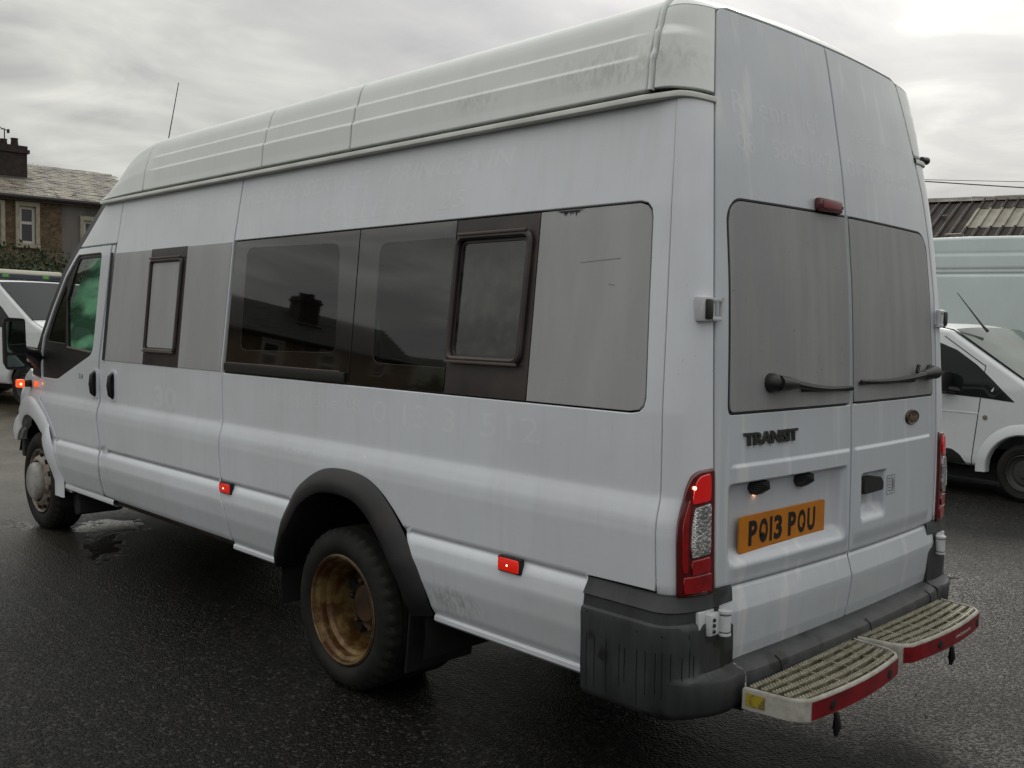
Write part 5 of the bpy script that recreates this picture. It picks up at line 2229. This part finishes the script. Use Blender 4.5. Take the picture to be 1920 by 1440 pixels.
def hedge_pt(r_):
    t = r_.random()
    p0, p1 = Vector((23.4, 9.0, 0)), Vector((22.2, -12.0, 0))
    p = p0.lerp(p1, t)
    lump = .35 * math.sin(t * 17) + .25 * math.sin(t * 41 + 1) + .12 * math.sin(t * 90)
    H = 3.2 + lump * .35
    a = r_.uniform(0, math.pi)
    rr = r_.uniform(.72, 1.0)
    dx, z = -math.cos(a) * 1.1 * rr, .1 + abs(math.sin(a)) ** .5 * (H - .1) * rr
    if r_.random() < .55:
        dx = -1.1 * r_.uniform(.75, 1.02) - .2 * lump
        z = r_.uniform(.1, H - .3)
    return Vector((p.x + dx, p.y, z)), Vector((-.8, 0, .6))


leaf_mass('hedge', 'tall dark green hedge between the white light-bar van and the stone house', 'hedge', hedge_pt, 42000, .05, mLeaf, 3,
          core=[[(23.4 - 1.2 * t + dx, 9.0 - 21.0 * t, z + (.15 * math.sin(t * 41) if z > 2 else 0)) for dx, z in ((-.75, 0), (-.8, 1.7), (-.5, 2.35), (0, 2.5), (.5, 2.3), (.8, 1.6), (.75, 0))] for t in np.linspace(0, 1, 90)])

# ------------------------------------------------------------------ houses
mStone = M('sooty_stone', (0.085, 0.060, 0.036), 0.85, col2=(0.16, 0.11, 0.062), var=(.4, .62), scale=3.2, stretch=(1, 1, 3.2), bump=.5, bscale=9, bstretch=(1, 1, 2.5),
           speck=((.05, .035, .025), 9, .55, .7))
mRender = M('grey_render', (0.16, 0.15, 0.14), 0.9, col2=(0.11, 0.10, 0.10), scale=1.4, stretch=(1, 1, .3))
mSlate = M('mossy_slate', (0.16, 0.145, 0.125), 0.40, col2=(0.31, 0.28, 0.22), var=(.42, .60), scale=1.5, detail=7, speck=((.07, .065, .06), 3.2, .54, .66))
mLead = M('ridge_tile', (0.05, 0.045, 0.042), 0.7)
mFrameW = M('white_window_frame', (0.55, 0.54, 0.49), 0.6)
mStoneTrim = M('window_stone', (0.38, 0.35, 0.28), 0.8, col2=(.28, .25, .19), scale=6)
mBrickDark = M('sooty_brick', (0.026, 0.020, 0.019), 0.9, col2=(0.050, 0.035, 0.030), scale=5, bump=.4, bscale=12)
mPane = M('house_window_glass', (0.02, 0.022, 0.024), .08, spec=.8)
mGutterD = M('dark_gutter', (0.015, 0.014, 0.013), .6)
mPot = M('chimney_pot', (0.04, 0.026, 0.022), .85)


def terrace(label, x0, y0, y1, ze, zr, run, windows, chimneys, render_from=None, slate=None, group=None):
    """terrace aligned with y; front wall at x0 facing -x; roof rises away from the viewer"""
    t = thing('terraced_house', label, 'house', (x0, (y0 + y1) / 2, 0), group)
    # front wall built round its openings
    wall = MB()
    ops = sorted([(w[0] - w[1] / 2, w[0] + w[1] / 2, w[2], w[3]) for w in windows])
    ylo, yhi = min(y0, y1), max(y0, y1)
    cuts = sorted({ylo, yhi} | {a for o in ops for a in o[:2]} | ({render_from} if render_from is not None else set()))
    for a, b in zip(cuts, cuts[1:]):
        m_ = (a + b) / 2
        op = [o for o in ops if o[0] < m_ < o[1]]
        segs = [(0, ze)] if not op else [(0, op[0][2]), (op[0][3], ze)]
        for z0, z1 in segs:
            mi = 1 if (render_from is not None and m_ < render_from) else 0
            wall.box((x0 + .15, m_, (z0 + z1) / 2), (.30, b - a, z1 - z0), None, mi)
    wall.box((x0 + 2 * run, (ylo + yhi) / 2, ze / 2), (.3, yhi - ylo, ze), None, 0)
    for y in (ylo + .15, yhi - .15):
        wall.prism([(x0 + .30, 0), (x0 + 2 * run, 0), (x0 + 2 * run, ze), (x0 + run, zr - .08), (x0 + .30, ze)], y - .15, y + .15, 'Y', 1 if (render_from is not None and y < render_from) else 0)
    wall.build('wall', [mStone, mRender], t, flat=True)
    # slates: rows of thin overlapping pieces
    r_ = random.Random(int(abs(y0) * 10))
    sl = MB()
    n_r = 20
    slope = math.atan2(zr - ze, run)
    Lr = math.hypot(run + .25, zr - ze)
    w_ = .34
    for i in range(n_r):
        d = i / n_r * Lr
        ny = int((yhi - ylo + .2) / w_)
        for j in range(ny):
            y = ylo - .1 + (j + .5 * (i % 2)) * w_
            if y > yhi:
                continue
            dd = d + r_.uniform(-.012, .012)
            cx = x0 - .25 + (dd + Lr / n_r * .62) * math.cos(slope)
            cz = ze - .05 + (dd + Lr / n_r * .62) * math.sin(slope) + .02 + r_.uniform(0, .012)
            sl.box((cx, y + w_ / 2, cz), (Lr / n_r * 1.3, w_ * .965, .012), Matrix.Rotation(-slope + .045 + r_.uniform(-.012, .012), 3, 'Y'))
    sl.build('slates', slate or mSlate, t, kind='stuff', flat=True)
    rf = MB()
    rf.prism([(x0 - .2, ze - .05), (x0 + run, zr - .02), (x0 + 2 * run + .2, ze - .05), (x0 + 2 * run + .2, ze - .12), (x0 + run, zr - .10), (x0 - .2, ze - .12)], ylo - .08, yhi + .08, 'Y')
    roof = rf.build('roof', mSlate, t, flat=True)
    rd_ = MB()
    k = int((yhi - ylo) / .45)
    for j in range(k):
        y = ylo + (j + .5) * (yhi - ylo) / k
        rd_.prism([(x0 + run - .16, zr - .04), (x0 + run, zr + .10 + r_.uniform(-.012, .012)), (x0 + run + .16, zr - .04)], y - .21, y + .21, 'Y')
    rd_.build('ridge_tiles', mLead, roof, kind='stuff', flat=True)
    gt = MB()
    gt.tube([(x0 - .24, ylo - .1, ze - .02), (x0 - .24, yhi + .1, ze - .02)], .085, 8)
    gt.build('gutter', mGutterD, roof)
    for (yc, w, z0, z1) in windows:
        f = MB()
        f.box((x0 - .02, yc, z0 - .07), (.16, w + .24, .12))
        f.box((x0 - .02, yc, z1 + .07), (.12, w + .24, .14))
        for q in (-1, 1):
            f.box((x0 - .02, yc + q * (w / 2 + .06), (z0 + z1) / 2), (.12, .12, z1 - z0))
        win = f.build('window', mStoneTrim, t, flat=True)
        f = MB()
        for q in (-1, 1):
            f.box((x0 + .08, yc + q * (w / 2 - .045), (z0 + z1) / 2), (.08, .09, z1 - z0))
        for z in (z0 + .05, z1 - .05, z0 + (z1 - z0) * .56):
            f.box((x0 + .08, yc, z), (.085, w - .18, .09))
        f.build('window_frame', mFrameW, win, flat=True)
        MB().box((x0 + .10, yc, (z0 + z1) / 2), (.02, w - .1, z1 - z0 - .05)).build('window_pane', mPane, win, flat=True)
    for (yc, wy, h, aerial) in chimneys:
        c = MB()
        bx = x0 + run - .85
        c.box((bx - .1, yc, zr + h / 2 - .6), (.95, wy, h + 1.2))
        c.box((bx - .1, yc, zr + h - .10), (1.08, wy + .14, .12))
        c.box((bx - .1, yc, zr + h + .03), (.92, wy + .05, .12))
        ch = c.build('chimney', mBrickDark, t, flat=True)
        for q in np.linspace(-wy / 2 + .25, wy / 2 - .25, 4):
            hh = r_.uniform(.22, .38)
            MB().lathe([(.14, 0), (.11, hh * .8), (.13, hh), (.09, hh), (.09, hh * .5)], (bx - .1, yc + q, zr + h + .06), 'Z', 12).build('chimney_pot', mPot, ch)
        c = MB()
        c.box((bx - .66, yc, zr - .66), (.20, wy + .3, .10), Matrix.Rotation(-slope, 3, 'Y'))
        c.build('flashing', mLead, ch, flat=True)
        if aerial:
            a = MB()
            ya = yc - .15
            a.tube([(bx - .3, ya, zr + h), (bx - .3, ya, zr + h + .62)], .02, 5)
            a.tube([(bx - .3, ya + .45, zr + h + .72), (bx - .3, ya - .1, zr + h + .58)], .016, 5)
            for q in np.linspace(.05, .42, 4):
                a.tube([(bx - .45, ya + q, zr + h + .60 + .25 * q), (bx - .15, ya + q, zr + h + .60 + .25 * q)], .012, 4)
            a.box((bx - .3, ya - .12, zr + h + .56), (.14, .05, .12))
            a.build('aerial', mGutterD, ch, flat=True)
    return t


terrace('sooty stone terraced house with slate roof and broad chimney, behind the hedge on the left', 32.4, -11.85, 9.0, 5.30, 6.72, 3.0,
        [(-7.86, .50, 3.80, 5.02), (-10.05, .80, 3.75, 4.72), (-6.75, .60, 3.80, 5.0), (-3.0, .9, 3.6, 5.0), (.5, .9, 3.6, 5.0), (4.5, .9, 3.6, 5.0)],
        [(-7.62, 1.55, .40, True), (1.5, 1.5, 1.0, False)], render_from=-8.95)
# the row across the yard that shows only as a mirror image in the side windows
terrace('slate-roofed stone terrace across the yard, mirrored in the minibus windows', 36.5, 10.0, 29.0, 4.5, 6.1, 3.0,
        [(y, .9, 3.0, 4.2) for y in (12.0, 15.0, 18.0, 21.0, 24.0, 27.0)], [(23.6, 1.1, .55, False), (14.0, 1.5, 1.0, False)], slate=M('silhouette_slate', (.035, .034, .034), .7, col2=(.055, .052, .048), scale=2))  # slate colour darkened so the mirrored roof reads as a silhouette

# far hillside beyond the yard, seen in reflection
mb = MB()
rows = []
for k in range(145):
    a = rad(-4 + 360 * k / 144)
    h = 17 + 3.5 * math.sin(k * .37) + 2.0 * math.sin(k * .9 + 1)
    h *= .68 + .32 * (1 - sstep(56, 66, k)) if k < 100 else .68 + .32 * sstep(138, 144, k)
    c, s_ = math.cos(a), math.sin(a)
    rows.append([(70 * c, 70 * s_, -.5), (95 * c, 95 * s_, h * .28), (140 * c, 140 * s_, h * .75), (185 * c, 185 * s_, h), (260 * c, 260 * s_, h * .8), (420 * c, 420 * s_, -2)])
mb.grid(rows)
mb.build('hill', M('dark_hillside', (.030, .036, .020), .9, col2=(.055, .052, .032), scale=.03), kind='structure')


def bush_pt(c, rx, h):
    def f(r_):
        a, b = r_.uniform(0, 6.28), r_.uniform(0, 1)
        q = r_.uniform(.75, 1.0) * (1 + .15 * math.sin(3 * a) + .1 * math.sin(7 * a + 2))
        return Vector((c[0] + rx * q * math.cos(a) * math.sqrt(1 - b * b * .8), c[1] + rx * q * math.sin(a) * math.sqrt(1 - b * b * .8), .1 + h * b * q)), Vector((math.cos(a), math.sin(a), .5))
    return f


leaf_mass('bush', 'dark scrubby bush across the yard at the end of the mirrored terrace', 'bush', bush_pt((31, 27.5), 2.4, 3.2), 1600, .14, mLeaf, 21)
leaf_mass('bush', 'low dark bush across the yard beyond the mirrored terrace end', 'bush', bush_pt((28, 31.0), 2.6, 2.7), 1600, .14, mLeaf, 22)

# bare trees behind the roof
mTwig = M('bare_twig', (0.075, 0.058, 0.045), .9)


def bare_tree(label, base, H, seed, spread=.5):
    t = thing('bare_tree', label, 'tree', base, 'bare trees behind the house roof')
    r_ = random.Random(seed)
    tr, cr = MB(), MB()
    b = Vector(base)

    def grow(p, d, L, r, depth):
        q = p + d * L
        mid = p + d * L * .5 + Vector((r_.uniform(-1, 1), r_.uniform(-1, 1), 0)) * L * .05
        (tr if depth < 2 else cr).tube([p, mid, q], [r, r * .85, r * .68], 6 if depth < 2 else 4, cap=False)
        if depth >= 6:
            return
        for k in range(3 if depth > 0 else 4):
            a = Vector((r_.uniform(-1, 1), r_.uniform(-1, 1), r_.uniform(-.1, .6)))
            nd = (d + a * spread).normalized()
            grow(q if k < 2 else p + d * L * r_.uniform(.5, .9), nd, L * r_.uniform(.62, .82), r * .62, depth + 1)
    grow(b, Vector((0, 0, 1)), H * .30, H * .018, 0)
    tr.build('trunk', mTwig, t)
    cr.build('crown', mTwig, t)


bare_tree('bare leafless tree whose twig tips show over the roof ridge right of the chimney', (45.0, -12.4, 0), 8.6, 5)
bare_tree('bare leafless tree rising behind the roof left of the chimney', (44.0, -8.75, 0), 9.6, 8)

# ------------------------------------------------------------------ shed on the right
mSheet = M('brown_sheet', (0.020, 0.0155, 0.013), .7, spec=.2, col2=(0.042, 0.031, 0.025), scale=1.6, stretch=(1, 1, .5), speck=((.02, .016, .014), 4, .55, .7))
mSheetPale = M('rooflight_sheet', (0.22, 0.205, 0.165), .5, col2=(0.13, 0.115, 0.085), scale=2.0)
mRib = M('sheet_rib', (0.085, 0.060, 0.048), .6, col2=(.05, .036, .03), scale=3)
mFlash = M('ridge_flashing', (0.26, 0.25, 0.23), .6, col2=(0.10, 0.085, 0.07), var=(.45, .58), scale=1.1)
shed = thing('shed', 'brown corrugated shed roof with pale rooflight sheets above the tall white van', 'shed', (7.0, -25.0, 0))
A = Vector((9.23, -22.65, 4.88))
B = Vector((7.13, -23.43, 4.90))
ud = (B - A)
ud.z = 0
ud.normalize()
back = Vector((ud.y, -ud.x, 0))
if back.y > 0:
    back = -back
slope = math.atan2(1.35, 2.6)
eave = A - back * 2.6
pitchv = (back * math.cos(slope) + Vector((0, 0, math.sin(slope))))
Ls = 2.6 / math.cos(slope)
skew = ud * -.62                                # sheets run slightly aslant to the ridge
nrm = ud.cross(pitchv).normalized()
if nrm.z < 0:
    nrm = -nrm
sw = .262
for k in range(-8, 18):
    base = A + ud * (sw * k)
    def sheet(name, t0, t1, mat, lift):
        q = MB()
        rows = []
        for t in (t0, t1):
            p = base - pitchv * Ls * (1 - t) - skew * (1 - t) * 0 - skew * (t - 1) * -1
            p = base - (pitchv * Ls + skew * -1) * (1 - t)
            row = []
            for w_, hh in ((0, .0), (.03, .0), (.045, .045), (.085, .045), (.10, .0), (.15, .004), (.20, .0), (sw - .003, 0)):
                row.append((p + ud * w_ + nrm * (hh + lift)).to_tuple())
            rows.append(row)
        q.grid(rows)
        return q.build(name, mat, shed, sharp=25)
    if 4 <= k - 1 and 5 <= k <= 14:
        sheet('roof_sheet', -.3, .36, mSheet, 0)
        sheet('rooflight', .34, .78, mSheetPale, .012)
        sheet('roof_sheet', .76, 1.0, mSheet, .024)
    else:
        sheet('roof_sheet', -.3, 1.0, mSheet, 0)
for k in range(-3, 9):
    p0 = A + ud * (.52 * k)
    r_ = random.Random(k + 50)
    q = MB()
    q.grid([[(p0 + ud * w_ - pitchv * .20 + nrm * .055).to_tuple(), (p0 + ud * w_ + nrm * .075 + Vector((0, 0, r_.uniform(0, .02)))).to_tuple(),
             (p0 + ud * w_ + back * .2 - Vector((0, 0, .06))).to_tuple()] for w_ in (0, .515)])
    q.build('ridge_cap', mFlash, shed)
q = MB()
for s0 in (-2.1, 4.6):
    a = A + ud * s0
q.prism([((A + ud * s_ - back * (2.6 + .8)).x, (A + ud * s_ - back * (2.6 + .8)).y) for s_ in (-2.1, 4.6)] +
        [((A + ud * s_ + back * 5).x, (A + ud * s_ + back * 5).y) for s_ in (4.6, -2.1)], 0, 2.95, 'Z')
q.build('shed_wall', mSheet, shed, flat=True)
p = A + ud * .72 - (pitchv * Ls - skew) * .42 + nrm * .06
MB().lathe([(.07, 0), (.06, .03), (0, .035)], p, 'Z', 12).build('vent_cap', mFlash, shed)
p = A + ud * 1.28 - (pitchv * Ls - skew) * .93 + nrm * .05
MB().bbox(p + Vector((0, 0, .06)), (.42, .25, .14), .05).build('roof_vent', mFlash, shed)

# overhead wires
for z0, z1, nm, lab in ((9.93, 9.35, 'overhead_wire', 'lower of two thin overhead wires crossing above the shed'), (10.02, 9.67, 'overhead_wire', 'upper, fainter of two thin overhead wires above the shed')):
    a, b = Vector((21.88, -52.05, z0)), Vector((17.11, -53.84, z1))
    d = b - a
    r = .035 if z0 < 10 else .018
    pts = []
    for k in range(25):
        t = -1.6 + 4.2 * k / 24
        pp_ = a + d * t
        pp_.z += .02 * (t - .5) ** 2
        pts.append(pp_)
    tag(MB().tube(pts, r, 5).build(nm, M('wire', (.10, .10, .10), .6)), lab, 'wire', 'overhead wires')

# ------------------------------------------------------------------ litter on the ground
r_ = random.Random(77)
mStoneChip = M('stone_chip', (.05, .046, .042), .7, col2=(.12, .11, .095), scale=30)
mb = MB()
for i in range(420):
    if i < 300:
        x, y = r_.uniform(-1.0, 4.5), r_.uniform(1.05, 2.7)
    else:
        x, y = r_.uniform(-1.8, 2.5), r_.uniform(-5.0, .4)
    s_ = r_.uniform(.002, .006)
    z = ground_z(x)
    p = [Vector((r_.uniform(.6, 1.2) * s_ * math.cos(a), r_.uniform(.6, 1.2) * s_ * math.sin(a), 0)) for a in np.linspace(0, 6.28, 6)[:-1]]
    q = [v * .55 + Vector((0, 0, s_ * .8)) for v in p]
    c = Vector((x, y, z))
    mb.add([c + v for v in p + q], [(4, 3, 2, 1, 0), (5, 6, 7, 8, 9)] + [(k, (k + 1) % 5, 5 + (k + 1) % 5, 5 + k) for k in range(5)])
mb.build('gravel', mStoneChip, kind='stuff', flat=True)
